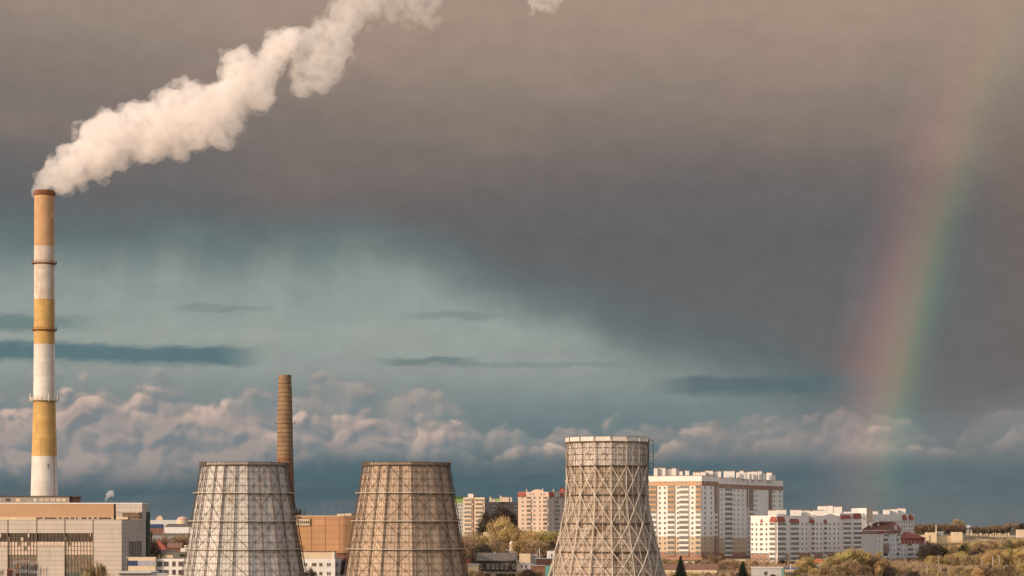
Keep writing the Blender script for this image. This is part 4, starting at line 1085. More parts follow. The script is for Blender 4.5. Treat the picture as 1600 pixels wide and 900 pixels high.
    for (c0, c1, t) in ((1281, 1292.5, 791), (1293, 1302, 790.4), (1303, 1316, 791.8), (1270, 1278, 799), (1318, 1338, 799.5)):
        b.box('roof_house', (at(c0, D), D + 1), (at(c1, D), D + 12), zpy(802, A2) - .05, zpy(t, (0, D)), MATS['hr_white'])
    for px in (1300, 1306, 1311, 1320, 1326): b.win(A2, B2, usolve(A2, B2, px), zpy(808, A2), 1.3, 1.3)
    b.finish()

    # block behind the red hipped roof
    D = 1480; g = gz(0, D); A3, B3, C3, D3 = (at(1341, D), D), (at(1354, D - 4), D - 4.0), (at(1363, D + 22), D + 22.0), (at(1428, D + 75), D + 75.0)
    b = Bld('apartment_block', 'white block with blank sunlit end and two red roof flaps, behind the hipped roofs', 'apartment block', (A3[0], D, g))
    zt = zpy(807, A3); zr = [g - 1, zt]
    b.face(A3, B3, [0, 1], [g - 1, zpy(794, A3)], white); b.face(B3, C3, [0, 1], [g - 1, zpy(794, A3)], MATS['cream'])
    b.top([A3, B3, C3, (A3[0], D + 30)], zpy(794, A3), MATS['asphalt_roof']); b.face((A3[0], D + 30), A3, [0, 1], [g - 1, zpy(794, A3)], white)
    z2 = zpy(803.5, C3)
    b.face(C3, D3, [0, 1], [g - 1, zpy(812, C3), z2], lambda i, j: pk if j == 0 else white); b.face(D3, (D3[0] - 10, D3[1] + 14), [0, 1], [g - 1, z2], white)
    b.top([C3, D3, (D3[0] - 10, D3[1] + 14), (C3[0] - 10, C3[1] + 14)], z2, MATS['asphalt_roof'])
    for py in (818, 824.5, 831, 838): 
        for px in (1392, 1396, 1400, 1404, 1409, 1413, 1417, 1421, 1425): b.win(C3, D3, usolve(C3, D3, px), zpy(py, C3), 1.6, 1.5)
    for py in (804, 811.5): b.win(A3, B3, .7, zpy(py, A3), 1, 1.2)
    for (c0, c1, t, dd) in ((1382, 1390, 796.5, 50), (1390.5, 1402, 795.6, 56), (1404.5, 1415, 794.5, 62), (1366, 1372, 799, 40)):
        b.box('roof_house', (at(c0, D + dd), D + dd), (at(c1, D + dd), D + dd + 6), z2 - .05, zpy(t, (0, D + dd)), MATS['hr_white'])
    for px, y0, y1, w in ((1413.5, 811.5, 804.5, 5), (1423.5, 811.5, 804.5, 5)):
        u0, u1 = usolve(C3, D3, px - 3), usolve(C3, D3, px + 3); P0 = Vector(b.L(C3)).lerp(Vector(b.L(D3)), u0); P1 = Vector(b.L(C3)).lerp(Vector(b.L(D3)), u1)
        dd = (P1 - P0).normalized(); nn = Vector((dd.y, -dd.x)); z0, z1 = zpy(y0, D3) - b.b[2], zpy(y1, D3) - b.b[2]
        a0, a1 = P0 + nn * 1.2, P1 + nn * 1.2; c0_, c1_ = P0 + nn * .05 - dd * 1.2, P1 + nn * .05 - dd * 1.5
        mb = MB(); mb.add([(a0.x, a0.y, z0), (a1.x, a1.y, z0), (c1_.x, c1_.y, z1), (c0_.x, c0_.y, z1), (P0.x, P0.y, z0), (P1.x, P1.y, z0)], [(0, 1, 2, 3), (0, 3, 4), (1, 5, 2), (0, 4, 5, 1)])
        b.part('mansard_panel', mb, M['roof_red'])
    b.finish()
long_block()

# ------------------------------------------------------------------ block with red hipped roofs at the right
def hipped_block():
    A_, B_, C_, D_, E_ = (at(1346, 1240), 1240.0), (at(1371.5, 1262), 1262.0), (at(1407, 1297), 1297.0), (at(1407.3, 1297.6), 1297.6), (at(1444.5, 1330), 1330.0)
    g = gz(0, 1250)
    b = Bld('apartment_block', 'grey white block with red hipped roofs and a windowless end wall', 'apartment block', (C_[0], C_[1], g - .5))
    wall = pm('cool_white', (.68, .655, .64), (.63, .605, .59), .1, .8, .25, (.42, .38, .36), (0, 2.75, .04, (.46, .44, .44)))
    M['cool_white'] = wall
    brn = MATS['hr_brown']; red = MATS['roof_red']
    zr = [g - 2, zpy(835, A_), zpy(828.5, A_)]
    b.face(A_, B_, [0, 1], zr, lambda i, j: [pm('bare_plaster', (.58, .545, .52), (.54, .51, .49), .06, .85, .2, (.38, .34, .32)), brn][j]); b.face(B_, C_, [0, 1], zr, lambda i, j: [wall, red][j])
    zr2 = [g - 2, zpy(850.2, D_), zpy(841.5, D_)]
    b.face(C_, D_, [0, 1], [g - 2, zr[-1]], wall); b.face(D_, E_, [0, 1], zr2, lambda i, j: [wall, red][j])
    q = [(p[0] * (1 + 15 / p[1]) + .6, p[1] + 15) for p in (A_, C_, D_, E_)]
    b.face(q[1], q[0], [0, 1], [g - 2, zr[-1]], wall); b.face(q[0], A_, [0, 1], [g - 2, zr[-1]], wall); b.face(E_, q[3], [0, 1], [g - 2, zr2[-1]], wall); b.face(q[3], q[2], [0, 1], [g - 2, zr2[-1]], wall)
    cx = lambda c: 1320 + c / 8.57
    for fi, r in enumerate((448, 515, 578, 645, 710, 775)):
        z = zpy(785 + r / 8.57 + 1.8, B_)
        for c in (466,): b.win(A_, B_, .0 + usolve(A_, B_, 1371), z, 0.9, 1.5) if 0 else b.win(B_, C_, usolve(B_, C_, cx(466)), z, 1.5, 1.5)
        for c in (614, 656): b.win(B_, C_, usolve(B_, C_, cx(c)), z, 1.5, 1.6)
        zb = zpy(785 + r / 8.57 + 4.2, B_)
        for (c0, c1, cc) in ((516, 580, 'hr_brown' if fi in (2, 3) else 'cool_white'), (690, 728, 'cool_white')):
            u0, u1 = usolve(B_, C_, cx(c0)), usolve(B_, C_, cx(c1)); w = (u1 - u0) * math.hypot(B_[0] - C_[0], B_[1] - C_[1])
            b.balc(B_, C_, (u0 + u1) / 2, zb, w, cc, 2.6, .7, fi in (1, 4))
    for fi, r in enumerate((578, 645, 710, 775)):
        z = zpy(785 + r / 8.57 + 1.8, D_)
        for c in (762, 808, 955): b.win(D_, E_, usolve(D_, E_, cx(c)), z, 1.5, 1.6)
        zb = zpy(785 + r / 8.57 + 4.0, D_)
        for (c0, c1, cc) in ((832, 905, 'cool_white'), (990, 1062, 'hr_brown' if fi in (1, 2) else 'cool_white')):
            u0, u1 = usolve(D_, E_, cx(c0)), usolve(D_, E_, cx(c1)); w = (u1 - u0) * math.hypot(E_[0] - D_[0], E_[1] - D_[1])
            b.balc(D_, E_, (u0 + u1) / 2, zb, w, cc, 2.6, .7, fi in (0, 3))
    for c in (530, 560, 610, 650, 700): b.win(B_, C_, usolve(B_, C_, cx(c)), zpy(834, B_), 1.3, 1.4)
    for c in (762, 800, 850, 890, 940, 1000): b.win(D_, E_, usolve(D_, E_, cx(c)), zpy(848.5, D_), 1.3, 1.3)
    b.finish()
    T = b
    def hip(A, B, Cc, Dd, z0, r0, r1, z1, m):
        mb = MB(); c = [b.L(p) for p in (A, B, Cc, Dd)]; r = [b.L(p) for p in (r0, r1)]; z = z0 - b.b[2]; zz = z1 - b.b[2]
        vs = [(p[0], p[1], z) for p in c] + [(p[0], p[1], zz) for p in r]
        mb.add(vs, [(0, 1, 5, 4), (1, 2, 5), (2, 3, 4, 5), (3, 0, 4), (0, 3, 2, 1)]); b.part('hipped_roof', mb, m)
    hip((A_[0] - .6, A_[1] - .8), (C_[0] + .8, C_[1] - .8), (q[1][0] + .8, q[1][1] + .5), (q[0][0] - .3, q[0][1] + .5), zr[-1] + .02, (at(1371, 1258), 1258), (at(1397, 1290), 1290), zpy(815, B_), pm('roof_tile_brown', (.27, .11, .075), (.22, .10, .07), .4, .8, seam=(.6, .5, .03, (.16, .06, .045))))
    hip((D_[0] - .2, D_[1] - .8), (E_[0] + .8, E_[1] - .8), (q[3][0] + .8, q[3][1] + .5), (q[2][0], q[2][1] + .5), zr2[-1] + .02, (at(1412, 1306), 1306), (at(1420, 1316), 1316), zpy(831.5, D_), MATS['roof_red'])
    b.box('eaves_band', (A_[0] - .4, A_[1] - .4), (C_[0], C_[1]), zr[-1] - .45, zr[-1] - .02, MATS['cool_white'], -.5)
    D = 1262
    for (c0, c1, t, h_, D) in ((335, 368, 817, 822, 1252), (430, 462, 813.5, 820, 1262)):
        b.box('chimney_stack', (at(cx(c0), D), D), (at(cx(c1), D), D + 1.6), zpy(h_, (0, D)) - .6, zpy(t, (0, D)), MATS['cool_white'])
    # front gablet
    D = 1290; b.box('dormer', (at(cx(590), D), D - 4), (at(cx(682), D), D + 4), zr[-1], zpy(820, (0, D)), MATS['cool_white'])
    mb = MB(); a = b.L((at(cx(575), D), D - 4.6)); c_ = b.L((at(cx(695), D), D + 4.6)); z0 = zpy(820, (0, D)) - b.b[2]
    xm, ym = (a[0] + c_[0]) / 2, (a[1] + c_[1]) / 2
    mb.add([(a[0], a[1], z0), (c_[0], a[1], z0), (c_[0], c_[1], z0), (a[0], c_[1], z0), (xm, ym, z0 + 1.6)], [(0, 1, 4), (1, 2, 4), (2, 3, 4), (3, 0, 4), (0, 3, 2, 1)]); b.part('dormer_roof', mb, M['roof_red'])
hipped_block()

# ------------------------------------------------------------------ blocks between tower two and the lattice tower
def mid_blocks():
    # slab with a dark stair slot
    D = 1650; g = gz(0, D); A_, B_, C_ = (at(724, D + 6), D + 6.0), (at(757, D), D + 0.0), (at(762.5, D + 22), D + 22.0)
    b = Bld('apartment_block', 'cream panel block with a dark vertical slot of loggias, right of the brown cooling tower', 'apartment block', (A_[0] + 7, D, g - 1))
    zt = zpy(778, B_); b.face(A_, B_, [0, .44, .53, 1], [g - 1, zt], lambda i, j: MATS['cream'] if i != 1 else pm('slot_brown', (.20, .13, .09), (.14, .09, .07), .5)); b.face(B_, C_, [0, 1], [g - 1, zt], MATS['greyblock'])
    bk = (-10, 16); b.face(C_, (A_[0] + 5, A_[1] + 22), [0, 1], [g - 1, zt], MATS['greyblock']); b.face((A_[0] + 5, A_[1] + 22), A_, [0, 1], [g - 1, zt], MATS['cream']); b.top([A_, B_, C_, (A_[0] + 5, A_[1] + 22)], zt, MATS['asphalt_roof'])
    for fi in range(9):
        z = zpy(782 + fi * 6.45 + 3.6, B_)
        for (u0, u1, cc) in ((.04, .42, 'cream'), (.56, .96, 'cream')):
            dark = fi in (3, 4, 6) and u0 < .5 or fi in (4, 6) and u0 > .5
            b.balc(A_, B_, (u0 + u1) / 2, z, (u1 - u0) * 15.3, cc, 2.75, .8, not dark and fi % 2 == 1)
        for u in (.3, .75): b.win(B_, C_, u, z + .9, 2.2, 1.5, 'old')
    b.box('roof_house', (at(731, D), D + 3), (at(739.5, D), D + 9), zt, zpy(771.5, B_), MATS['plaster_white']); b.box('roof_house', (at(739.6, D), D + 5), (at(744.5, D), D + 9), zt, zpy(774.5, B_), MATS['greyblock'])
    b.box('parapet_cap', A_, B_, zt, zt + .3, MATS['plaster_cream'], .4); b.finish()
    # older greyer block behind
    D = 1760; g = gz(0, D); A_, B_ = (at(756, D), D + 0.0), (at(812, D + 30), D + 30.0)
    b = Bld('apartment_block', 'dull grey brown block half hidden by a dark bare tree, between two lighter blocks', 'apartment block', (A_[0] + 12, D, g - 1))
    zt = zpy(784, A_); bk = back(A_, B_, 14); q = [(p[0] + bk[0], p[1] + bk[1]) for p in (B_, A_)]
    b.prism([A_, B_] + q, g - 1, zt, MATS['greyblock'], MATS['asphalt_roof'])
    rr = random.Random(4)
    for fi in range(8):
        z = zpy(788 + fi * 6.1 + 1.5, A_)
        for q_ in range(13):
            u = .05 + q_ * .074
            if q_ % 4 == 3: b.balc(A_, B_, u, z - .9, 2.6, 'palegrey', 2.7, .7, rr.random() < .5)
            else: b.win(A_, B_, u, z, 1.5, 1.4, 'old')
    for (c0, c1, t) in ((765, 767.5, 776.5), (781, 784, 775), (784.5, 795, 777), (797, 800, 777), (769, 773, 780)):
        b.box('roof_house', (at(c0, D + 12), D + 12), (at(c1, D + 12), D + 17), zt, zpy(t, (0, D + 12)), MATS['cream'])
    b.finish()
    # green topped block peeping out
    D = 1900; g = gz(0, D); A_, B_ = (at(706, D), D + 0.0), (at(726, D), D + 0.0)
    b = Bld('apartment_block', 'grey blue block with a bright green upper storey, just right of the brown cooling tower', 'apartment block', (A_[0] + 5, D, g - 1))
    b.face(A_, B_, [0, 1], [g - 1, zpy(786, A_), zpy(780, A_), zpy(775.5, A_)], lambda i, j: [MATS['palegrey'], MATS['greenish'], pm('deep_green', (.06, .13, .05), (.05, .1, .04), .3)][j])
    b.face(B_, (B_[0], D + 18), [0, 1], [g - 1, zpy(786, A_), zpy(775.5, A_)], lambda i, j: [MATS['palegrey'], MATS['greenish']][j]); b.top([A_, B_, (B_[0], D + 18), (A_[0], D + 18)], zpy(775.5, A_), MATS['asphalt_roof'])
    b.face((B_[0], D + 18), (A_[0], D + 18), [0, 1], [g - 1, zpy(775.5, A_)], MATS['palegrey']); b.face((A_[0], D + 18), A_, [0, 1], [g - 1, zpy(775.5, A_)], MATS['palegrey'])
    for fi in range(8):
        for u in (.5, .7, .9): b.win(A_, B_, u, zpy(791 + fi * 5.6, A_), 1.3, 1.4)
    b.finish()
    D = 1950; g = gz(0, D); A_, B_ = (at(764, D), D + 0.0), (at(790, D), D + 0.0)
    b = Bld('apartment_block', 'distant block with a green roof storey showing above the dull grey brown block', 'apartment block', (A_[0] + 5, D, g - 1))
    b.prism([A_, B_, (B_[0], D + 14), (A_[0], D + 14)], g - 1, zpy(783, A_), MATS['palegrey']); b.prism([(A_[0] + .3, D + .3), (B_[0] - .3, D + .3), (B_[0] - .3, D + 13), (A_[0] + .3, D + 13)], zpy(783, A_), zpy(779, A_), MATS['greenish']); b.finish()
    # salmon ten storey block with red mansard corners
    D = 1530; g = gz(0, D); A_, B_, C_ = (at(809.5, D), D + 0.0), (at(857, D - 6), D - 6.0), (at(896, D + 34), D + 34.0)
    b = Bld('apartment_block', 'pale salmon ten storey block with curved gable and red roof corners', 'apartment block', (A_[0] + 10, D, g - 1))
    zt = zpy(768.5, B_); sal = MATS['salmon']
    b.face(A_, B_, [0, 1], [g - 1, zt], sal); b.face(B_, C_, [0, 1], [g - 1, zt], pm('salmon_pink', (.56, .45, .40), (.50, .41, .37), .1, .85, .3, (.36, .27, .22), (3.2, 2.8, .05, (.4, .31, .27))))
    b.face(C_, (A_[0] + 9, D + 40), [0, 1], [g - 1, zt], sal); b.face((A_[0] + 9, D + 40), A_, [0, 1], [g - 1, zt], sal); b.top([A_, B_, C_, (A_[0] + 9, D + 40)], zt, MATS['asphalt_roof'])
    cx = lambda c: 800 + c / 10.59
    M['salmon_pink'] = MATS['salmon_pink']
    for fi, r in enumerate((243, 315, 385, 458, 533, 605, 675, 748, 820)):
        z = zpy(755 + r / 10.59 + 1.4, B_); zb = zpy(755 + r / 10.59 + 4.0, B_)
        for c, w in ((178, 1.6), (372, 1.7), (462, 1.3)): b.win(A_, B_, usolve(A_, B_, cx(c)), z, w, 1.5)
        for c0, c1 in ((240, 320), (515, 592)):
            u0, u1 = usolve(A_, B_, cx(c0)), usolve(A_, B_, cx(c1)); b.balc(A_, B_, (u0 + u1) / 2, zb, (u1 - u0) * math.hypot(B_[0] - A_[0], 6), 'salmon', 2.75, .7, fi in (0, 3, 6))
        b.win(B_, C_, usolve(B_, C_, cx(640)), z, 1.8, 1.5); b.win(B_, C_, usolve(B_, C_, cx(840)), z, 1.8, 1.5)
        u0, u1 = usolve(B_, C_, cx(700)), usolve(B_, C_, cx(775)); b.balc(B_, C_, (u0 + u1) / 2, zb, (u1 - u0) * math.hypot(C_[0] - B_[0], 40) * .95, 'salmon_pink', 2.75, .7, fi in (1, 5))
    for c in (300, 350, 485, 532): b.win(A_, B_, usolve(A_, B_, cx(c)), zpy(773.5, B_), 1.1, 1.2)
    # gable
    u0, u1 = usolve(A_, B_, cx(322)), usolve(A_, B_, cx(520)); P0 = Vector(b.L(A_)).lerp(Vector(b.L(B_)), u0); P1 = Vector(b.L(A_)).lerp(Vector(b.L(B_)), u1)
    mb = MB(); n = 10; top = [];
    for q in range(n + 1):
        p = P0.lerp(P1, q / n); top.append((p.x, p.y, zt - b.b[2] + 1.7 * math.sin(math.pi * (.12 + .76 * q / n))))
    vs = [(P0.x, P0.y - .02, zt - b.b[2] - .3), (P1.x, P1.y - .02, zt - b.b[2] - .3)] + [(p[0], p[1] - .02, p[2]) for p in top]
    vs2 = [(p[0] + .05, p[1] + .8, p[2]) for p in vs]; N_ = len(vs)
    mb.add(vs + vs2, [(0, 1) + tuple(range(N_ - 1, 1, -1)), tuple(N_ + q for q in ([0] + list(range(2, N_)) + [1]))] + [(2 + q, 3 + q, N_ + 3 + q, N_ + 2 + q) for q in range(n)]); b.part('curved_gable', mb, sal)
    for (p, q, c0, c1, y0, y1) in ((A_, B_, 100, 228, 775.7, 768.8), (B_, C_, 606, 690, 775.7, 769.2), (B_, C_, 797, 858, 775.7, 770)):
        u0, u1 = usolve(p, q, cx(c0)), usolve(p, q, cx(c1)); P0 = Vector(b.L(p)).lerp(Vector(b.L(q)), u0); P1 = Vector(b.L(p)).lerp(Vector(b.L(q)), u1)
        dd = (P1 - P0).normalized(); nn = Vector((dd.y, -dd.x)); z0, z1 = zpy(y0, B_) - b.b[2], zpy(y1, B_) - b.b[2]
        a0, a1, c0_, c1_ = P0 + nn * .8, P1 + nn * .8, P0 + nn * .03, P1 + nn * .03
        mb = MB(); mb.add([(a0.x, a0.y, z0), (a1.x, a1.y, z0), (c1_.x, c1_.y, z1), (c0_.x, c0_.y, z1), (P0.x, P0.y, z0), (P1.x, P1.y, z0)], [(0, 1, 2, 3), (0, 3, 4), (1, 5, 2), (0, 4, 5, 1)]); b.part('mansard_panel', mb, M['roof_red'])
    for c, t in ((242, 764.3), (508, 762.7), (686, 764.2)):
        b.box('vent_stack', (at(cx(c) - .8, D), D + 3), (at(cx(c) + .8, D), D + 4.5), zt, zpy(t, (0, D)), sal)
    D2 = D + 32; xx0, xx1 = at(cx(770), D2), at(cx(890), D2)
    gable(b, 'tower_roof', (xx0, D2), (xx1, D2), 9, zt + .2, zpy(761.5, (0, D2)) - zt, MATS['roof_red'], .2, 3)
    b.finish()
mid_blocks()

# ------------------------------------------------------------------ low buildings
def simple(name, label, cat, px0, px1, D, ptop, m, mt='asphalt_roof', depth=10, pbase=None, group=None, skew=0.0):
    g = gz(0, D); X0, X1 = at(px0, D), at(px1, D + skew)
    b = Bld(name, label, cat, ((X0 + X1) / 2, D, g - .3), group); A_, B_ = (X0, D), (X1, D + skew)
    zt = zpy(ptop, A_)
    b.prism([A_, B_, (B_[0] + skew * .0 + B_[0] / B_[1] * depth, B_[1] + depth), (A_[0] + A_[0] / A_[1] * depth, A_[1] + depth)], g - .3, zt, MATS[m], MATS[mt])
    b.A, b.B, b.zt, b.D = A_, B_, zt, D
    return b
def slope_roof(b, z1, m, over=.6, name='roof', hip=0.0, depth=10):
    gable(b, name, b.A, b.B, depth, b.zt + .02, z1 - b.zt, MATS[m], over, hip)

# -- left gap, nearest first
b = simple('canopy_hall', 'low hall with a long flat canopy edge at the foot of the power station hall', 'shed', 186, 262, 715, 895.5, 'grey_plaster', depth=10)
b.box('canopy', (b.A[0] - 1, b.D - 1.5), (b.B[0] - 5, b.D + 16), b.zt, b.zt + .35, M['pale_metal']); b.finish()
b = simple('blue_fronted_shop', 'ochre low building with a navy blue and lilac band, beside the power station hall', 'building', 197, 243, 742, 870.5, 'plaster_cream', depth=10)
b.box('blue_band', (at(199, 742), 741.9), (at(215.4, 742), 741.998), zpy(884, b.A), zpy(876, b.A), M['navy']); b.box('patterned_band', (at(215.5, 742), 741.9), (at(241.5, 742), 741.998), zpy(884, b.A), zpy(876, b.A), M['lilac_grey'])
b.box('shade_strip', (at(197.3, 742), 741.85), (at(199.4, 742), 741.99), b.b[2], zpy(871.5, b.A), M['steel_dark']); b.finish()  # dark strip on the front stands in for a return wall in shadow
b = simple('office_building', 'two storey white office with rows of dark windows beside the grey cooling tower', 'office', 243, 300, 744, 873, 'plaster_white', depth=12)
for py in (884.5, 897.5, 911):
    for px in (247, 249.6, 252.2, 257, 259.6, 262, 270.5, 273, 280, 282.6, 285.2, 290): b.win(b.A, b.B, usolve(b.A, b.B, px), zpy(py, b.A), .55, 1.5, 'old')
b.finish()
b = simple('annex', 'ochre annex with a window band above the two storey white office', 'building', 270, 305, 800, 863, 'plaster_cream', depth=12)
b.box('window_band', (at(281, 800), 799.9), (at(293, 800), 799.998), zpy(869.5, b.A), zpy(866, b.A), M['grimy_pane']); b.finish()
b = simple('red_roofed_house', 'cream house with a broad red pyramid roof beyond the power station hall', 'house', 232, 258, 1040, 859, 'plaster_cream', depth=11)
slope_roof(b, zpy(844.8, b.A), 'roof_red', .8, hip=4.5, depth=11)
for px in (238, 243, 248, 253): b.win(b.A, b.B, usolve(b.A, b.B, px), zpy(866.5, b.A), 1.1, 1.4)
b.finish()
b = simple('low_house', 'small cream house with a dull green roof beside the red pyramid roof', 'house', 250, 270, 1000, 866, 'plaster_cream', depth=9); slope_roof(b, zpy(860.5, b.A), 'slate', .6, depth=9); b.finish()
b = simple('low_house', 'pinkish cottage with a brown roof between the red roof and the grey tower', 'house', 262, 282, 1075, 856.5, 'brick_shed', depth=9); slope_roof(b, zpy(849, b.A), 'roof_brown', .6, depth=9); b.finish()
b = simple('low_house', 'white walled cottage against the left flank of the grey cooling tower', 'house', 278, 300, 1090, 852, 'plaster_white', depth=9); b.finish()
b = simple('warehouse', 'long plain grey warehouse wall behind the red pyramid roof', 'warehouse', 230, 300, 1230, 834.5, 'grey_metal', depth=25)
b.box('roof_edge', (b.A[0], b.D - .4), (b.B[0], b.D - .02), b.zt - .5, b.zt + .4, M['slate']); b.finish()
b = simple('warehouse', 'white flat warehouse with dark roof line in the far left gap', 'warehouse', 258, 305, 1420, 823, 'white_metal', 'slate', depth=30)
slope_roof(b, zpy(819, b.A), 'slate', .4, depth=30); b.finish()
b = simple('warehouse', 'blue sided warehouse next to the power station hall in the far left gap', 'warehouse', 231, 256, 1500, 819, 'navy', 'slate', depth=30); b.box('lower_wall', (b.A[0], b.D - .2), (b.B[0], b.D - .02), b.b[2], zpy(825.5, b.A), M['brick_shed']); b.finish()
b = simple('warehouse', 'pale distant warehouse under the skyline in the far left gap', 'warehouse', 226, 280, 1750, 812.5, 'pale_metal', 'white_metal', depth=30); b.finish()
b = simple('block', 'small pinkish building with a stepped top on the far left skyline', 'building', 244, 254, 1800, 808.5, 'salmon', depth=12); b.box('roof_house', (at(246, 1800), 1802), (at(252, 1800), 1808), b.zt, b.zt + 1.2, M['salmon']); b.finish()
T = thing('domed_hall', 'tiny pink dome on the far left skyline', 'dome', (at(285, 1700), 1700, gz(0, 1700)))
mb = MB(); z0 = zat(812, 1700) - gz(0, 1700); mb.rings([(4.0, 0), (4.0, z0)], 20); part('drum', mb, M['plaster_cream'], T)
mb = MB(); mb.rings([(4.1 * math.cos(R(a)), z0 + 2.4 * math.sin(R(a))) for a in (0, 20, 40, 60, 80, 89)], 20); part('dome', mb, pm('pink_metal', (.55, .36, .30), (.5, .32, .27)), T)

# -- between tower two and the lattice tower
def timber_house():
    b = simple('timber_house', 'long dark timber house with white framed windows and a grey pitched roof', 'house', 747, 806, 1112, 876.5, 'dark_timber', 'slate', depth=11)
    g = b.b[2]
    gable(b, 'roof', b.A, b.B, 11, b.zt + .02, zpy(864.5, b.A) - b.zt, MATS['slate'], .7)
    for px in (751.5, 763, 770.5, 777, 784.5, 791.5, 803): b.win(b.A, b.B, usolve(b.A, b.B, px), zpy(888.3, b.A), 1.15, 2.1)
    b.box('porch_roof', (at(754, 1110), 1109.2), (at(812, 1110), 1111.7), zpy(895.6, b.A), zpy(894.2, b.A), M['pale_metal'])
    b.box('chimney_stack', (at(741, 1117), 1116), (at(743.5, 1117), 1117), b.zt, zpy(863.5, b.A), M['brick_shed']); b.box('chimney_stack', (at(772, 1117), 1117), (at(773.5, 1117), 1118), b.zt, zpy(863.2, b.A), M['plaster_white'])
    b.finish()
timber_house()
b = simple('lean_to_house', 'whitewashed lean to with two windows, right of the dark timber house', 'house', 808, 829, 1105, 880, 'grey_plaster', depth=8)
mb = MB(); a, c = b.L(b.A), b.L(b.B); z = b.zt - b.b[2]; mb.add([(a[0] - .3, -.6, z + 1.0), (c[0] + 1.5, -.6, z - .8), (c[0] + 1.5, 8, z - .8), (a[0] - .3, 8, z + 1.0), (a[0] - .3, -.6, z + 1.2), (c[0] + 1.5, -.6, z - .6), (c[0] + 1.5, 8, z - .6), (a[0] - .3, 8, z + 1.2)], [(4, 5, 6, 7), (0, 1, 5, 4), (3, 2, 1, 0), (1, 2, 6, 5), (2, 3, 7, 6), (3, 0, 4, 7)]); b.part('roof', mb, M['pale_metal'])
for px in (815, 822): b.win(b.A, b.B, usolve(b.A, b.B, px), zpy(888, b.A), 1.3, 1.8)
b.finish()
b = simple('tan_shed', 'sunlit tan gabled shed just behind the whitewashed lean to', 'shed', 811.5, 829, 1150, 865, 'plaster_cream', 'slate', depth=9, skew=0); b.finish()
b = simple('shed', 'grey metal shed joined to the right of the sunlit tan shed', 'shed', 829.2, 840, 1155, 866, 'grey_plaster', depth=8); b.finish()
b = simple('brown_shed', 'long brown brick shed with a pale roof edge left of the lattice tower', 'shed', 838, 868, 1118, 873.5, 'brick_shed', depth=8); b.box('roof_edge', (b.A[0] - .5, b.D - .6), (b.B[0], b.D + 8), b.zt, b.zt + .3, M['pale_metal']); b.finish()
b = simple('white_house', 'small white cube house with one dark window against the lattice tower', 'house', 854.5, 870, 1140, 861, 'plaster_white', depth=8); b.win(b.A, b.B, usolve(b.A, b.B, 862), zpy(869.5, b.A), .9, 1.1); b.finish()
b = simple('teal_shed', 'teal painted shed at the left foot of the lattice tower', 'shed', 852, 864, 1085, 884, 'teal_paint', depth=5); b.finish()
b = simple('red_shed', 'dark red shed with an overhanging roof left of the teal shed', 'shed', 831, 851.5, 1088, 884, 'brick_shed', depth=5); b.box('roof_edge', (b.A[0] - .4, b.D - .6), (b.B[0] + .3, b.D + 5), b.zt, b.zt + .25, M['grey_plaster']); b.finish()
b = simple('red_kiosk', 'small bright red hut against the right flank of the brown cooling tower', 'hut', 729.5, 735, 1100, 873, 'roof_red', depth=3); b.finish()
b = simple('low_house', 'low cream house with a pale roof edge, left of the dark timber house', 'house', 731, 748, 1090, 882.5, 'plaster_cream', depth=6); b.box('roof_edge', (b.A[0] - .4, b.D - .5), (b.B[0] + .3, b.D + 6), b.zt, b.zt + .4, M['pale_metal']); b.finish()
b = simple('low_house', 'small pale building among ochre trees below the salmon block', 'house', 790, 806, 1250, 858.5, 'plaster_white', depth=8); b.finish()
T = thing('bell_turret', 'tiny white domed turret among the ochre trees above the dark timber house', 'turret', (at(799.5, 1255), 1255, gz(0, 1255)))
mb = MB(); z0 = zat(851, 1255) - gz(0, 1255); mb.rings([(1.0, 0), (1.0, z0)], 12); mb.rings([(1.1, z0), (1.15, z0 + .7), (.7, z0 + 1.4), (.1, z0 + 2.2)], 12); part('turret', mb, M['plaster_white'], T)
b = simple('panel_wall', 'pale concrete wall with a rail at the foot of the dull brown block', 'wall', 755, 768, 1500, 831.5, 'cream', depth=2); b.finish()

# -- right of the lattice tower
b = simple('long_shed', 'long low shed with a wide brown roof behind the taller spruce', 'shed', 1036, 1120, 1105, 889.5, 'plaster_cream', 'roof_brown', depth=9)
gable(b, 'roof', b.A, b.B, 9, b.zt + .02, zpy(882, b.A) - b.zt, MATS['roof_brown'], .6)
for px in (1049, 1056, 1071, 1098, 1106): b.win(b.A, b.B, usolve(b.A, b.B, px), zpy(897, b.A), 1.0, 1.0, 'old')
b.finish()
b = simple('white_shed', 'flat white metal shed with a single dark window right of the small spruce', 'shed', 1174, 1223, 1070, 887, 'palegrey', 'white_metal', depth=10)
b.box('roof_edge', (b.A[0] - .3, b.D - .3), (b.B[0] + .2, b.D - .01), b.zt - .1, b.zt + .35, M['white_metal']); b.box('window', (at(1194, 1070), 1069.9), (at(1199, 1070), 1069.998), zpy(899, b.A), zpy(893, b.A), M['glass']); b.box('teal_corner', (at(1221, 1070), 1069.8), (at(1225, 1070), 1069.997), b.b[2], b.zt - .15, M['teal_paint']); b.finish()
b = simple('blue_roofed_shed', 'ochre shed with a blue grey flat roof right of the white metal shed', 'shed', 1226, 1246, 1085, 889, 'plaster_cream', depth=8); b.box('roof_edge', (b.A[0] - 2, b.D - .5), (b.B[0] + .3, b.D + 8), b.zt, b.zt + .7, pm('blue_roof', (.10, .15, .28), (.08, .12, .22))); b.finish()
b = simple('low_house', 'pale one storey shop at the foot of the high rise', 'shop', 1148, 1166, 1255, 874, 'plaster_cream', depth=8); b.finish()
b = simple('low_house', 'white site hut at the ochre foot of the high rise', 'hut', 1071, 1086, 1230, 877, 'plaster_white', depth=4); b.finish()
b = simple('garden_house', 'tiny house with an orange hipped roof among the ochre willows', 'house', 1272, 1288, 1112, 880, 'plaster_white', depth=6)
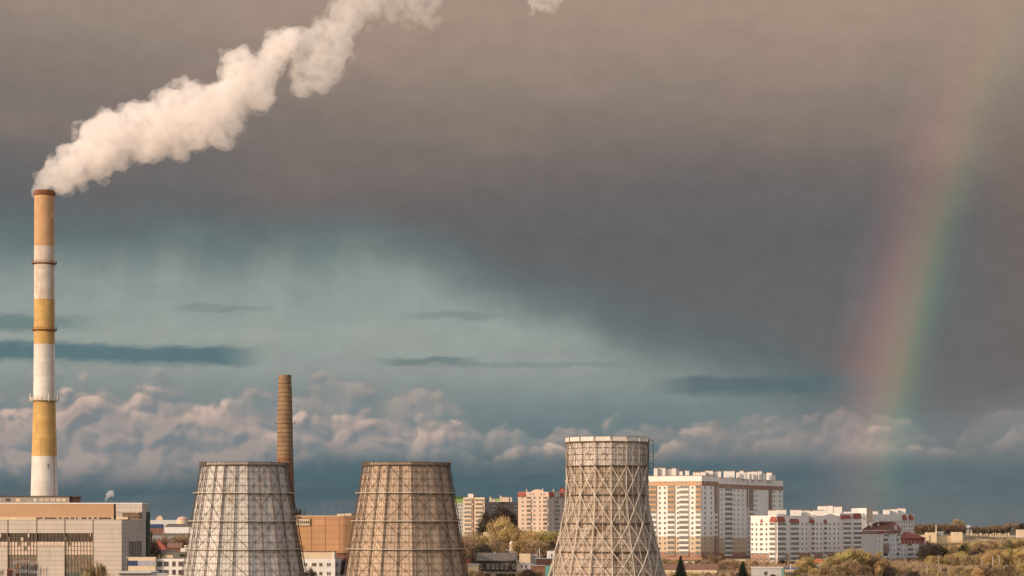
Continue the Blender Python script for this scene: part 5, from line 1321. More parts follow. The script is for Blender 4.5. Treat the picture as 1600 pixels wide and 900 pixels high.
gable(b, 'roof', b.A, b.B, 6, b.zt + .02, zpy(873.5, b.A) - b.zt, pm('orange_tiles', (.42, .15, .06), (.35, .12, .05), .5), .5, 2.0)
for px in (1278, 1284): b.win(b.A, b.B, usolve(b.A, b.B, px), zpy(891, b.A), .8, 1.6)
b.finish()
# cream works on the hillside
D = 1720; g = gz(0, D)
b = Bld('hillside_works', 'long low cream works with stepped parapets, a thin white stack and rows of roof vents', 'industrial building', (at(1520, D), D, g - 1))
A_, B_ = (at(1446, D), D + .0), (at(1640, D + 30), D + 30.0)
b.prism([A_, B_, (B_[0], B_[1] + 25), (A_[0], A_[1] + 30)], g - 1, zpy(837, A_), MATS['plaster_cream'], MATS['asphalt_roof'])
for (c0, c1, t, dd) in ((1449, 1462, 832, -2), (1489, 1504, 831.5, -1), (1462, 1463.5, 820.5, -2.5), (1444, 1452, 836, -3)):
    b.box('parapet_step' if c1 - c0 > 2 else 'stack', (at(c0, D + dd), D + dd), (at(c1, D + dd), D + (8 if c1 - c0 > 2 else -1.6)), zpy(850, A_), zpy(t, A_), MATS['plaster_cream'])
b.box('roof_plant', (at(1463.8, D), D + 4), (at(1477, D), D + 9), zpy(837, A_) - .1, zpy(830.3, A_), M['grey_metal'])
rr = random.Random(9)
for q in range(24):
    px = 1507 + q * 3.1 + rr.uniform(-1, 1)
    if px > 1592: break
    b.box('roof_vent', (at(px, D), D + 9), (at(px + rr.uniform(.7, 1.9), D), D + 11), zpy(837, A_) - .1, zpy(rr.uniform(832.5, 835.5), A_), MATS['plaster_cream'])
for q in range(34): b.win(A_, B_, .32 + q * .02, zpy(842 + rr.uniform(-.4, .4), A_), 1.0, 1.3, 'old')
b.box('end_tower', (at(1592, D), D + 1), (at(1606, D), D + 10), zpy(840, A_), zpy(827.5, A_), MATS['cream']); b.finish()
# spherical water tank on legs
D = 1800; g = gz(0, D); T = thing('water_tower', 'silvery round water tank on splayed legs above the cream works', 'water tower', (at(1514.5, D), D, g))
k = D / F; zc = zat(823.5, D) - g; mb = MB(); rad = 5.4 * k
mb.rings([(rad * math.cos(R(a)), zc + rad * .82 * math.sin(R(a))) for a in range(-90, 91, 15)], 24, 0, 0); part('tank', mb, pm('tank_metal', (.30, .33, .36), (.24, .26, .29), .5, .35, metal=.5), T, smooth=True)
mb = MB(); mb.rings([(rad * 1.06, zc - .9), (rad * 1.06, zc - .5)], 24); mb.rings([(rad * .75, zc + rad * .6), (rad * .75, zc + rad * .68)], 24); part('gallery', mb, M['steel_grey'], T)
for a in (30, 150, 270, 210, 330, 90):
    mb = MB(); s, c_ = math.sin(R(a)), math.cos(R(a)); mb.bar((rad * .6 * s, rad * .6 * c_, zc - rad * .5), (rad * 1.15 * s, rad * 1.15 * c_, 0), .3); part('leg', mb, M['pale_metal'], T)
mb = MB(); mb.bar((0, 0, 0), (0, 0, zc), .3); mb.bar((-1.5, 0, zc + rad * .8), (-1.5, 0, zc + rad * .8 + 1.5), .15); part('riser', mb, M['steel_grey'], T)

# ------------------------------------------------------------------ poles and masts
def pole(px, D, ptop, w, label, m='pale_metal', cat='pole', arms=0, name='pole', group=None, g=None):
    g = gz(0, D) if g is None else g; x = at(px, D); T = thing(name, label, cat, (x, D, g), 0, group)
    h = zat(ptop, D) - g; mb = MB(); mb.bar((0, 0, 0), (0, 0, h), w, 0, n=6); part('mast', mb, M[m], T)
    for a in range(arms):
        mb = MB(); z = h * (.96 - .09 * a); l = (1.3, 2.2, 1.6)[a % 3]; mb.bar((-l, 0, z), (l, 0, z), w * .6); part('arm', mb, M[m], T)
    return T
gl = 'thin masts behind the orange panel hall'
for px, top, D in ((507.8, 784, 1150), (520.5, 784.5, 1155), (533.5, 782.5, 1150), (541, 783.5, 1160), (484, 798, 1150)):
    pole(px, D, top, .24, {507.8: 'thin dark mast, leftmost of four behind the orange panel hall', 520.5: 'thin dark mast, second of four behind the orange hall', 533.5: 'thin dark mast, third of four behind the orange hall', 541: 'fainter thin mast nearest the brown cooling tower', 484: 'short dark pole above the white wall cabin of the orange hall'}[px], 'steel_grey', 'mast', 1, 'mast', gl)
words_r = ['pale pole left of the dark bush at the right', 'tall pale pole among ochre scrub beside the hillside works', 'paired pale pole standing in the ochre scrub at right', 'slim pole in the scrub below the water tank', 'slim pale pole near the lower right corner', 'short pole by the foot of the red hipped block', 'leaning pale pole in the brown scrub at right', 'thin pale pole at the bottom edge below the works', 'thick pale pole between two dark bushes on the right']
for (px, top, D, w), lb in zip(((1466.3, 868, 1180, .2), (1551.5, 869, 1160, .34), (1561.5, 867.5, 1150, .3), (1535.5, 874, 1150, .14), (1567.5, 888, 1100, .26), (1448.5, 884, 1110, .26), (1592.5, 872, 1150, .16), (1481.5, 884, 1110, .16), (1469.5, 884, 1115, .2)), words_r): pole(px, D, top, w, lb, 'grey_plaster', 'pole', 0, 'utility_pole', 'poles in the scrub at the right')
pole(1235.5, 1078, 881, .2, 'pale pole with a crossarm on the blue roofed shed', 'white_metal', 'pole', 1, 'utility_pole')
pole(843, 1135, 856, .3, 'pale pole left of the white cube house', 'pale_metal', 'pole', 0, 'utility_pole'); pole(839.5, 1135, 860, .2, 'thin grey pole beside the sunlit tan shed', 'grey_plaster', 'pole', 0, 'utility_pole')
pole(1213.6, 1235, 862, .35, 'cream lamp pole at the sunlit corner of the long block', 'plaster_cream', 'pole', 0, 'utility_pole')
# pylon on the right skyline
D = 2300; g = gz(0, D); T = thing('pylon', 'dark lattice pylon with one crossarm on the right skyline', 'pylon', (at(1582.5, D), D, g)); mb = MB(); h = zat(806.5, D) - g
for sx in (-1, 1):
    for sy in (-1, 1): mb.bar((sx * 1.6, sy * 1.6, 0), (sx * .35, sy * .35, h), .26)
for q in range(8):
    z0, z1 = h * q / 8, h * (q + 1) / 8; w0, w1 = 1.6 - 1.25 * q / 8, 1.6 - 1.25 * (q + 1) / 8
    mb.bar((-w0, -w0, z0), (w1, -w1, z1), .15); mb.bar((w0, -w0, z0), (-w1, -w1, z1), .15)
part('tower', mb, M['steel_grey'], T)
for z in (.62,):
    mb = MB(); mb.bar((-3.6, 0, h * z), (3.6, 0, h * z), .3); mb.bar((-3.6, 0, h * z), (0, 0, h * (z + .1)), .18); mb.bar((3.6, 0, h * z), (0, 0, h * (z + .1)), .18); part('crossarm', mb, M['steel_grey'], T)

# ------------------------------------------------------------------ pale gantries of the switchyard in front of the hall
def gantry():
    D = 640; g = 0
    spans = ((0, 6), (22, 31), (31, 45), (45, 62), (62, 75))
    labs = ['pale lattice gantry at the bottom left corner', 'pale switchyard gantry before the first glazed bay', 'second pale switchyard gantry with wider beam', 'pale gantry before the blank panel bay', 'small pale gantry nearest the second glazed bay']
    rr = random.Random(2)
    for (c0, c1), lb, top in zip(spans, labs, (888, 877, 876, 877.5, 885)):
        x0, x1 = at(c0, D), at(c1, D); T = thing('switchyard_gantry', lb, 'gantry', ((x0 + x1) / 2, D, g), 0, 'gantries of the switchyard'); w = (x1 - x0) / 2; h = zat(top, D)
        for s in (-1, 1):
            mb = MB()
            for dx in (-.25, .25): mb.bar((s * w + dx, 0, 0), (s * w + dx, 0, h), .1)
            n = int(h / .7)
            for q in range(n): mb.bar((s * w - .25 * (1 if q % 2 else -1), 0, h * q / n), (s * w + .25 * (1 if q % 2 else -1), 0, h * (q + 1) / n), .06)
            part('column', mb, M['galv'], T)
        for zb in (h, h - 2.6):
            mb = MB()
            for dz in (0, -.55): mb.bar((-w, 0, zb + dz), (w, 0, zb + dz), .09)
            n = max(3, int(2 * w / .5))
            for q in range(n): mb.bar((-w + 2 * w * q / n, 0, zb - (.55 if q % 2 else 0)), (-w + 2 * w * (q + 1) / n, 0, zb - (0 if q % 2 else .55)), .06)
            part('beam', mb, M['galv'], T)
        for q in range(3):
            mb = MB(); xx = -w + 2 * w * (q + .6) / 3.2; mb.rings([(.09, h - .6), (.17, h - .9), (.09, h - 1.1), (.17, h - 1.4), (.09, h - 1.6), (.05, h - 2.6)], 8, cx=xx); part('insulator', mb, M['brick_shed'] if q else M['glass'], T)
gantry()
for (c0, c1, t, lb) in ((33, 44, 879, 'dark louvred transformer between the pale gantries'), (46, 56, 879.5, 'second dark transformer right of the louvred one'), (12, 30, 886, 'low rusty switchgear row at bottom left')):
    D = 650; T = thing('transformer', lb, 'transformer', (at((c0 + c1) / 2, D), D, 0)); w = (at(c1, D) - at(c0, D)) / 2; h = zat(t, D)
    mb = MB(); mb.box(-w, w, -1, 1, 0, h - .5)
    for q in range(8): xx = -w + 2 * w * (q + .5) / 8; mb.box(xx - .05, xx + .05, -1.4, -1.001, 1, h - .8)
    part('tank', mb, M['steel_grey'] if c0 != 12 else M['brick_shed'], T); mb = MB()
    for q in range(3): mb.rings([(.12, h - .5), (.06, h + .4)], 8, cx=-w * .6 + q * w * .6)
    part('bushing', mb, M['brick_shed'], T)

def cable(px0, px1, py0, py1, D0, D1, sag, label):
    a = Vector((at(px0, D0), D0, zat(py0, D0))); b = Vector((at(px1, D1), D1, zat(py1, D1))); mb = MB(); n = 14; o = a.copy(); pr = None
    for q in range(n + 1):
        f = q / n; p = a.lerp(b, f) - Vector((0, 0, sag * 4 * f * (1 - f))) - o
        if pr is not None: mb.bar(pr, p, .07)
        pr = p
    c = part('power_cable', mb, M['steel_dark']); c.location = o; tag(c, label, 'cable')
cable(1150, 1460, 872, 874, 1072, 1100, .8, 'long thin cable slung before the long white block')
cable(1360, 1640, 871.5, 868, 1100, 1120, .8, 'thin cable crossing before the hipped block to the right edge')

# ------------------------------------------------------------------ trees
def twig_mat(name, c, v=.3):
    return pmat(name, c, tuple(q * .62 for q in c), .35, .9, rnd=v)
bark = pmat('bark', (.10, .075, .055), (.07, .055, .04), 1.5, .9)
birchbark = pmat('pale_bark', (.32, .27, .22), (.18, .14, .11), 1.2, .9)
def limb(mb, a, b, r0, r1, n=5):
    d = (b - a).normalized(); up = Vector((0, 0, 1)) if abs(d.z) < .9 else Vector((1, 0, 0)); s1 = d.cross(up).normalized(); s2 = s1.cross(d)
    vs = [p + s1 * (math.cos(2 * math.pi * k / n) * r) + s2 * (math.sin(2 * math.pi * k / n) * r) for p, r in ((a, r0), (b, r1)) for k in range(n)]
    mb.add(vs, [(k, (k + 1) % n, n + (k + 1) % n, n + k) for k in range(n)])
def bare_tree(seed, h=10, spread=1.0, round_=1.0, ntw=2600, twl=(.5, 1.1), trunk_frac=.22, up=.5, tw=.055, cc=.52, cw=.40, ncl=46):
    """trunk with limbs; the crown is a cloud of thin budding twigs that follow the limbs"""
    rr = random.Random(seed); mb = MB(); tips = []
    def grow(p, d, l, r, lev):
        q = p + d * l; limb(mb, p, q, r, r * .68)
        if lev >= 1: tips.append((p, q, lev))
        if lev >= 4: return
        k = 3 if lev < 2 else rr.choice((2, 3))
        for i in range(k):
            a = 2 * math.pi * (i + rr.random() * .6) / k
            side = Vector((math.cos(a), math.sin(a), 0)) * spread * rr.uniform(.45, .95)
            nd = (d + side * (.8 if lev else .62) + Vector((0, 0, up * rr.uniform(.1, .6)))).normalized()
            grow(q, nd, l * rr.uniform(.62, .84), r * .6, lev + 1)
    grow(Vector((0, 0, -.5)), Vector((rr.uniform(-.06, .06), rr.uniform(-.06, .06), 1)).normalized(), h * trunk_frac + .5, h * .02, 0)
    zmx = max(t[1].z for t in tips)
    sc_ = h * .93 / zmx; mb.v = [(x * sc_, y * sc_, z * sc_) for x, y, z in mb.v]
    cr = MB(); cz, rz, rx = h * cc, h * (1 - cc) * .96, h * cw
    clumps = []
    while len(clumps) < ncl:
        p = Vector((rr.uniform(-1, 1), rr.uniform(-1, 1), rr.uniform(-1, 1)))
        if .35 < p.length < 1.0: clumps.append((p, rr.uniform(.10, .24)))
    for i in range(ntw):
        c, s_ = rr.choice(clumps); q = c + Vector((rr.gauss(0, 1), rr.gauss(0, 1), rr.gauss(0, 1))) * s_ * .8
        if q.length > 1.18: continue
        tp = 1.0 - .25 * max(0, q.z)
        p = Vector((q.x * rx * tp, q.y * rx * tp, max(.3, cz + q.z * (rz if q.z > 0 else cz * .92))))
        dd = (q.normalized() * .7 + Vector((rr.gauss(0, .5), rr.gauss(0, .5), rr.gauss(0, .4) + up * 1.3))).normalized()
        l = rr.uniform(*twl) * h * .06; w = tw * rr.uniform(.6, 1.4) * h / 10
        s = dd.cross(Vector((rr.gauss(0, 1), rr.gauss(0, 1), rr.gauss(0, 1)))).normalized() * w
        cr.add([p - s, p + s, p + dd * l + s * .3, p + dd * l - s * .3], [(0, 1, 2, 3)])
    return mb, cr
def spruce(seed, h, r):
    rr = random.Random(seed); tk = MB(); limb(tk, Vector((0, 0, -.3)), Vector((0, 0, h * .97)), h * .018, .03, 7); cr = MB()
    lev = int(h * 3.6)
    for i in range(lev):
        z = h * (.06 + .92 * i / lev); rad = r * (1 - (z / h)) ** .85 * rr.uniform(.82, 1.12) + .12; n = max(6, int(16 * rad / r) + 6)
        for k in range(n):
            a = 2 * math.pi * (k + rr.random()) / n; l = rad * rr.uniform(.75, 1.12); c, s = math.cos(a), math.sin(a)
            for q in range(5):
                f0 = q / 5; f1 = (q + 1.3) / 5; dr = -.28 * l
                for sg in (-1, 1, 0):
                    w = .34 * l * (1.05 - f0) * .5
                    p0 = Vector((c * l * f0, s * l * f0, z + dr * f0)); p1 = Vector((c * l * f1, s * l * f1, z + dr * f1 - rr.uniform(.02, .16))) + Vector((-s, c, 0)) * sg * w * rr.uniform(.8, 1.5)
                    t = Vector((-s, c, rr.uniform(-.5, .5))).normalized() * .2 * (h / 9)
                    cr.add([p0 - t, p0 + t, p1], [(0, 1, 2)])
    return tk, cr
TW = {'ochre': twig_mat('ochre_twigs', (.53, .385, .175)), 'brown': twig_mat('brown_twigs', (.38, .27, .165)), 'wood': twig_mat('far_wood_twigs', (.21, .15, .10), .2), 'dark': twig_mat('dark_twigs', (.075, .058, .048), .2), 'green': twig_mat('green_gold_twigs', (.47, .38, .15)), 'red': twig_mat('russet_twigs', (.20, .105, .07))}
PT = {}
def proto_tree(kind, var):
    key = (kind, var)
    if key in PT: return PT[key]
    if kind == 'dark': mb, cr = bare_tree(300 + var, 10, .9, .7, 5200, (.6, 1.3), .16, .35, .085, .5, .46, 60)
    elif kind == 'birch': mb, cr = bare_tree(400 + var, 10, .5, .4, 2400, (.7, 1.5), .25, 1.1, .045, .55, .26, 34)
    else: mb, cr = bare_tree(100 + var * 7, 10, 1.0, .9, 5200, (.6, 1.4), .17, .45, .06)
    PT[key] = (mb.mesh('trunk', [bark if kind != 'birch' else birchbark]), cr); return PT[key]
CM = {}
def tree(kind, colr, px, D, ptop, label, group, wide=1.0, var=None, rnd=random.Random(77)):
    var = rnd.randrange(4) if var is None else var
    tk, cr = proto_tree(kind, var); x = at(px, D); g = gz(x, D) - .2; h = max(2.5, zat(ptop, D) - g)
    key = (kind, var, colr)
    if key not in CM: CM[key] = cr.mesh('crown', [TW[colr]])
    o = thing('bare_tree', label, 'tree', (x, D, g), rnd.uniform(0, 6.28), group); o.scale = (h / 10 * wide, h / 10 * wide, h / 10)
    for nm, me in (('trunk', tk), ('crown', CM[key])):
        c = bpy.data.objects.new(nm, me); C.objects.link(c); c.parent = o
    return o
gM = 'ochre trees below the salmon block'
for (px, D, top, c, k, w, lb) in [
    (782, 1290, 811, 'ochre', 'r', 1.25, 'tall rounded ochre tree in front of the dark bare tree, left of the salmon block'),
    (776, 1560, 794, 'dark', 'dark', 1.1, 'dark bare tree rising against the dull grey brown block'), (790, 1570, 799, 'dark', 'dark', 1.1, 'dark bare tree between the dull block and the salmon block'), (766, 1545, 812, 'dark', 'dark', 1.2, 'dark bushy tree at the right corner of the cream panel block'),
    (757, 1180, 853, 'dark', 'dark', 1.5, 'dark bush behind the left end of the timber house roof'), (748, 1190, 856, 'dark', 'dark', 1.2, 'low dark bush right of the brown cooling tower'),
    (735, 1280, 833, 'brown', 'r', 1.3, 'russet brown tree at the foot of the cream panel block'), (745, 1300, 836, 'brown', 'r', 1.3, 'brown tree before the cream panel block'),
    (728, 1250, 842, 'brown', 'r', 1.2, 'brown tree touching the flank of the brown cooling tower'), (770, 1230, 846, 'red', 'dark', 1.2, 'russet low tree behind the timber house roof'),
    (781, 1180, 843, 'brown', 'birch', 1.2, 'upright slim bare tree behind the timber house'), (773, 1200, 838, 'brown', 'birch', 1.1, 'slender bare tree among the brown trees, left of the tall rounded one'),
    (795, 1300, 826, 'ochre', 'r', 1.3, 'ochre tree right beside the tall rounded one'), (808, 1290, 830, 'ochre', 'r', 1.3, 'ochre tree under the left edge of the salmon block'), (820, 1300, 828, 'ochre', 'r', 1.3, 'ochre tree under the middle of the salmon block'), (832, 1290, 829, 'ochre', 'r', 1.35, 'ochre tree below the balconies of the salmon block'),
    (844, 1300, 828, 'ochre', 'r', 1.3, 'ochre tree below the red roof corner of the salmon block'), (856, 1290, 829, 'green', 'r', 1.3, 'greenish gold tree below the salmon block'), (868, 1300, 831, 'green', 'r', 1.3, 'greenish gold tree against the lattice tower'), (877, 1290, 834, 'brown', 'r', 1.3, 'brown tree half behind the lattice tower'),
    (814, 1230, 842, 'ochre', 'r', 1.2, 'lower ochre tree in front of the salmon block trees'), (837, 1225, 845, 'brown', 'r', 1.3, 'lower brown tree above the brown brick shed'), (850, 1215, 848, 'brown', 'r', 1.2, 'lower brown tree above the white cube house'), (826, 1235, 843, 'ochre', 'r', 1.2, 'lower ochre tree behind the sunlit tan shed'), (862, 1230, 846, 'dark', 'r', 1.2, 'dim tree beside the lattice tower')]:
    tree(k, c, px, D, top, lb, gM, w)
gW = 'willows before the long nine storey block'
for (px, D, top, c, k, w, lb) in [
    (1335, 1108, 855, 'ochre', 'r', 1.5, 'largest round ochre willow before the long block right end'), (1318, 1100, 862, 'green', 'r', 1.4, 'gold green willow left of the largest round one'), (1350, 1115, 862, 'brown', 'r', 1.4, 'brown willow right of the largest round one'), (1300, 1095, 869, 'ochre', 'r', 1.4, 'ochre willow right of the orange roofed little house'), (1262, 1100, 869, 'green', 'r', 1.3, 'gold green willow left of the orange roofed little house'),
    (1252, 1092, 874, 'ochre', 'r', 1.2, 'small ochre willow right of the blue roofed shed'), (1330, 1085, 875, 'brown', 'r', 1.5, 'low brown willow at the foot of the largest round one'), (1290, 1085, 884, 'ochre', 'r', 1.2, 'lowest ochre willow before the orange roofed house'), (1365, 1110, 869, 'brown', 'r', 1.4, 'brown willow before the windowless end wall'), (1380, 1105, 874, 'ochre', 'r', 1.4, 'sparse ochre willow before the hipped block'), (1374, 1160, 862, 'ochre', 'birch', 1.3, 'thin pale tree before the windowless wall'), (1310, 1082, 882, 'brown', 'r', 1.4, 'low brown bush between two ochre willows'), (1273, 1082, 887, 'green', 'r', 1.3, 'low green gold bush below the orange roof'), (1350, 1080, 883, 'brown', 'r', 1.4, 'low brown bush before the round willows'), (1245, 1078, 888, 'green', 'r', 1.0, 'low bush against the blue roofed shed')]:
    tree(k, c, px, D, top, lb, gW, w)
gH = 'trees at the foot of the high rise'
for (px, D, top, c, k, w, lb) in [
    (1112, 1150, 865, 'brown', 'birch', 1.7, 'spreading pale bare tree between the two spruces'), (1122, 1160, 869, 'brown', 'r', 1.3, 'brown tree just right of the spreading pale one'), (1133, 1140, 875, 'brown', 'r', 1.5, 'brown bush left of the smaller spruce'), (1103, 1130, 874, 'brown', 'r', 1.3, 'brown bush right of the taller spruce'), (1147, 1150, 873, 'brown', 'r', 1.4, 'brown bush close behind the smaller spruce'), (1040, 1190, 872, 'brown', 'r', 1.4, 'brown bush at the right foot of the lattice tower'), (1052, 1200, 873, 'ochre', 'r', 1.3, 'ochre bush left of the taller spruce'), (1078, 1190, 876, 'ochre', 'r', 1.3, 'ochre bush beside the white site hut'), (1091, 1200, 874, 'brown', 'r', 1.3, 'brown bush before the ochre foot of the high rise'), (1180, 1200, 876, 'brown', 'r', 1.4, 'brown bush behind the white metal shed'), (1200, 1200, 878, 'brown', 'r', 1.4, 'brown bush before the sunlit end of the long block'), (1222, 1195, 874, 'dark', 'r', 1.3, 'dim bush before the lilac corner of the long block'), (1238, 1190, 877, 'red', 'r', 1.3, 'russet bush before the long block'), (1162, 1210, 877, 'ochre', 'r', 1.3, 'ochre bush behind the smaller spruce')]:
    tree(k, c, px, D, top, lb, gH, w)
gL = 'trees in the left gap'
for (px, D, top, c, k, w, lb) in [
    (263, 1150, 834, 'brown', 'birch', 1.4, 'slim brown tree above the red pyramid roof'), (268, 1160, 839, 'brown', 'r', 1.1, 'brown tree right of the slim one above the red roof'), (246, 1140, 841, 'red', 'r', 1.0, 'russet tree behind the red pyramid roof'), (291, 1170, 834, 'brown', 'r', 1.2, 'brown tree against the grey cooling tower'), (283, 1170, 843, 'brown', 'r', 1.2, 'low brown tree left of the grey cooling tower'),
    (232.5, 1000, 835, 'dark', 'dark', .5, 'narrow dark tree beside the power station hall'), (275, 1120, 850, 'red', 'r', 1.2, 'russet bush among the cottages'), (152, 690, 883, 'brown', 'birch', 1.2, 'leafless sapling before the blank panels of the power station hall'), (158, 694, 887, 'brown', 'birch', 1.1, 'second leafless sapling before the power station hall'), (467, 1160, 799, 'dark', 'birch', 1.2, 'dark tree top beyond the orange panel hall beside the chimney'), (478, 1010, 893, 'dark', 'r', 1.0, 'dark bush before the white office block'), (486, 905, 890, 'dark', 'r', .8, 'dark shrub in front of the white office block'), (535, 1000, 884, 'red', 'r', 1.2, 'russet bush between the white office and the brown tower'), (538, 960, 876, 'dark', 'r', 1.2, 'dark bush against the left flank of the brown tower')]:
    tree(k, c, px, D, top, lb, gL, w)
# bushes along the bottom, in front of the timber house
for i, (px, D, top, c, lb) in enumerate([(738, 1050, 889, 'brown', 'bare shrub before the low cream house'), (750, 1045, 892, 'brown', 'bare shrub before the left end of the timber house'), (815, 1050, 891, 'brown', 'bare shrub before the whitewashed lean to'), (826, 1045, 889, 'dark', 'dark shrub right of the whitewashed lean to windows'), (840, 1050, 892, 'brown', 'bare shrub before the dark red shed'), (770, 1040, 897, 'brown', 'bare shrub before the middle of the timber house')]):
    tree('r', c, px, D, top, lb, 'shrubs before the timber house', 1.4)

# right hand scrub: individual trees in three belts
rs = random.Random(21)
def belt(n, x0, x1, D0, D1, tops, cols, group, place, kinds=('r', 'r', 'birch'), w=(1.0, 1.5)):
    shade = {'ochre': 'ochre', 'brown': 'brown', 'dark': 'dark', 'green': 'gold green', 'red': 'russet'}
    for i in range(n):
        px = x0 + (x1 - x0) * (i + rs.random()) / n; D = rs.uniform(D0, D1); c = rs.choice(cols); k = rs.choice(kinds)
        top = interp(tops, px) + rs.uniform(-3.5, 3.5)
        tree('dark' if c == 'dark' else k, c, px, D, top, f"{shade[c]} {'slim' if k == 'birch' and c != 'dark' else 'bushy'} bare tree in {place}", group, rs.uniform(*w))
belt(44, 1452, 1610, 1480, 1640, [(1450, 852), (1500, 851), (1540, 846), (1600, 843)], ('ochre', 'brown', 'brown', 'green'), 'upper belt of scrub below the works', 'the upper belt just below the cream works')
belt(60, 1440, 1612, 1290, 1420, [(1440, 858), (1500, 852), (1560, 847), (1610, 845)], ('ochre', 'brown', 'ochre', 'green'), 'middle belt of scrub at the right', 'the middle belt of scrub at the right')
belt(50, 1450, 1612, 1180, 1270, [(1440, 873), (1500, 866), (1540, 861), (1610, 855)], ('ochre', 'green', 'ochre', 'brown'), 'near belt of scrub at the right', 'the near belt of scrub at the right')
belt(48, 1366, 1612, 1070, 1140, [(1366, 884), (1440, 890), (1500, 888), (1560, 884), (1610, 876)], ('brown', 'brown', 'ochre', 'green', 'dark'), 'low bushes along the bottom right', 'the lowest bushes at the bottom right')
belt(30, 1050, 1262, 1062, 1100, [(1050, 896), (1150, 897), (1262, 896)], ('brown', 'red', 'green'), 'low bushes by the sheds', 'the low row before the sheds')
for (px, D, top, lb, w) in [(1452, 1250, 848, 'big dark bushy tree right of the hipped block', 1.2), (1462, 1262, 851, 'second big dark bushy tree beside the hipped block', 1.5), (1453, 1270, 866, 'low dark bush by the corner of the hipped block', 1.5), (1532, 1240, 858, 'dark rounded tree amid the ochre scrub', 1.7), (1543, 1235, 864, 'low dark tree right of the dark rounded one', 1.4), (1503, 1300, 853, 'narrow dark conifer shaped tree in the scrub', .6), (1596, 1290, 858, 'dark tree near the right edge', 1.3)]:
    tree('dark', 'dark', px, D, top, lb, 'dark trees in the scrub', w)
# skyline woods far off: one mass each side, plus the trees one can tell apart
for (px, D, top, c, w, lb) in [(1496, 2300, 811.5, 'brown', 1.3, 'tall brown tree alone on the right skyline'), (1505, 2300, 818, 'green', 1.0, 'small greenish tree right of the tall skyline tree'), (1562, 2300, 821, 'dark', 1.2, 'dark tree left of the pylon on the skyline'), (1575, 2320, 820, 'dark', 1.3, 'dark tree at the foot of the pylon'), (1598, 2300, 817, 'dark', 1.2, 'dark tree at the right end of the skyline')]:
    tree('dark' if c == 'dark' else 'r', c, px, D, top, lb, 'trees on the right skyline', w)
def far_wood(px0, px1, D, tops, c, label, n):
    mb = MB(); rr = random.Random(int(px0)); 
    for i in range(n):
        px = rr.uniform(px0, px1); d = D + rr.uniform(-40, 90); x = at(px, d); g = gz(x, d); h = (zat(interp(tops, px) - 2.6 * mnoise.noise(Vector((px * .11, 3.3, n * .01))) - 1.6 * mnoise.noise(Vector((px * .4, 7.3, 1.0))) + rr.uniform(-.5, 1.6), d) - g) * rr.random() ** .45
        r_ = rr.uniform(.4, 1.3)
        p = Vector((x, d, g + h)); a = Vector((rr.gauss(0, 1), rr.gauss(0, .6), rr.gauss(0, .8))).normalized() * r_; b = a.cross(Vector((rr.gauss(0, 1), rr.gauss(0, 1), rr.gauss(0, 1)))).normalized() * r_ * .45
        mb.add([p - a, p + b, p + a, p - b], [(0, 1, 2, 3)])
    o = part('far_wood', mb, TW[c]); tag(o, label, 'wood', None, 'stuff')
far_wood(1425, 1570, 2200, [(1425, 822), (1470, 820), (1500, 821), (1530, 824), (1570, 824)], 'wood', 'brown wood along the right skyline behind the works', 26000)
far_wood(1545, 1640, 2350, [(1540, 823), (1580, 820), (1640, 818)], 'wood', 'dark russet wood at the right end of the skyline', 12000)
far_wood(180, 480, 2600, [(180, 816), (300, 815), (480, 815)], 'dark', 'low dark wood along the left skyline', 6000)
far_wood(700, 890, 2300, [(700, 815), (890, 815)], 'brown', 'low wood behind the middle blocks', 4000)
far_wood(1000, 1430, 2400, [(1000, 818), (1430, 820)], 'brown', 'low wood behind the white blocks', 5000)

# the two spruces
spm = pmat('spruce_needles', (.022, .034, .022), (.014, .022, .016), .8, .9)
for px, D, top, r_, lb, sd_ in ((1063.5, 1060, 866.5, 3.1, 'taller dark spruce before the long brown roofed shed', 1), (1160.5, 1050, 875.5, 4.6, 'smaller broad dark spruce left of the white metal shed', 2)):
    g = gz(0, D); h = zat(top, D) - g; tk, cr = spruce(sd_, h, r_ * h / 9.5)
    T = thing('spruce_tree', lb, 'tree', (at(px, D), D, g)); part('trunk', tk, bark, T); part('crown', cr, spm, T)

# knee to head high brush between the trees
def brush(x0, x1, D0, D1, n, hmax, m, label, seed):
    rr = random.Random(seed); mb = MB()
    for i in range(n):
        D = D0 + (D1 - D0) * rr.random(); px = rr.uniform(x0, x1); x = at(px, D); g = gz(x, D)
        nz = mnoise.noise(Vector((x * .05, D * .03, 0)))
        h = hmax * max(.1, (.5 + nz)) * rr.random() ** .6
        d = Vector((rr.gauss(0, .4), rr.gauss(0, .4), 1)).normalized() * rr.uniform(.8, 1.6); s = d.cross(Vector((rr.gauss(0, 1), rr.gauss(0, 1), 0)) + Vector((.01, 0, 0))).normalized() * rr.uniform(.05, .14)
        p = Vector((x, D, g + h)); mb.add([p - s, p + s, p + d + s * .3, p + d - s * .3], [(0, 1, 2, 3)])
    tag(part('brush', mb, TW[m]), label, 'brush', None, 'stuff')
brush(1360, 1640, 1070, 1640, 30000, 2.6, 'brown', 'brown brush covering the slope at the right', 1)
brush(1360, 1640, 1150, 1680, 20000, 3.0, 'brown', 'taller brown brush covering the slope at the right', 2)
brush(1000, 1380, 1065, 1260, 26000, 2.6, 'brown', 'brown brush before the white blocks', 3)
brush(690, 900, 1100, 1480, 24000, 3.0, 'brown', 'brown brush around the timber house', 4)
brush(225, 310, 960, 1400, 9000, 2.4, 'brown', 'brown brush in the left gap', 5)

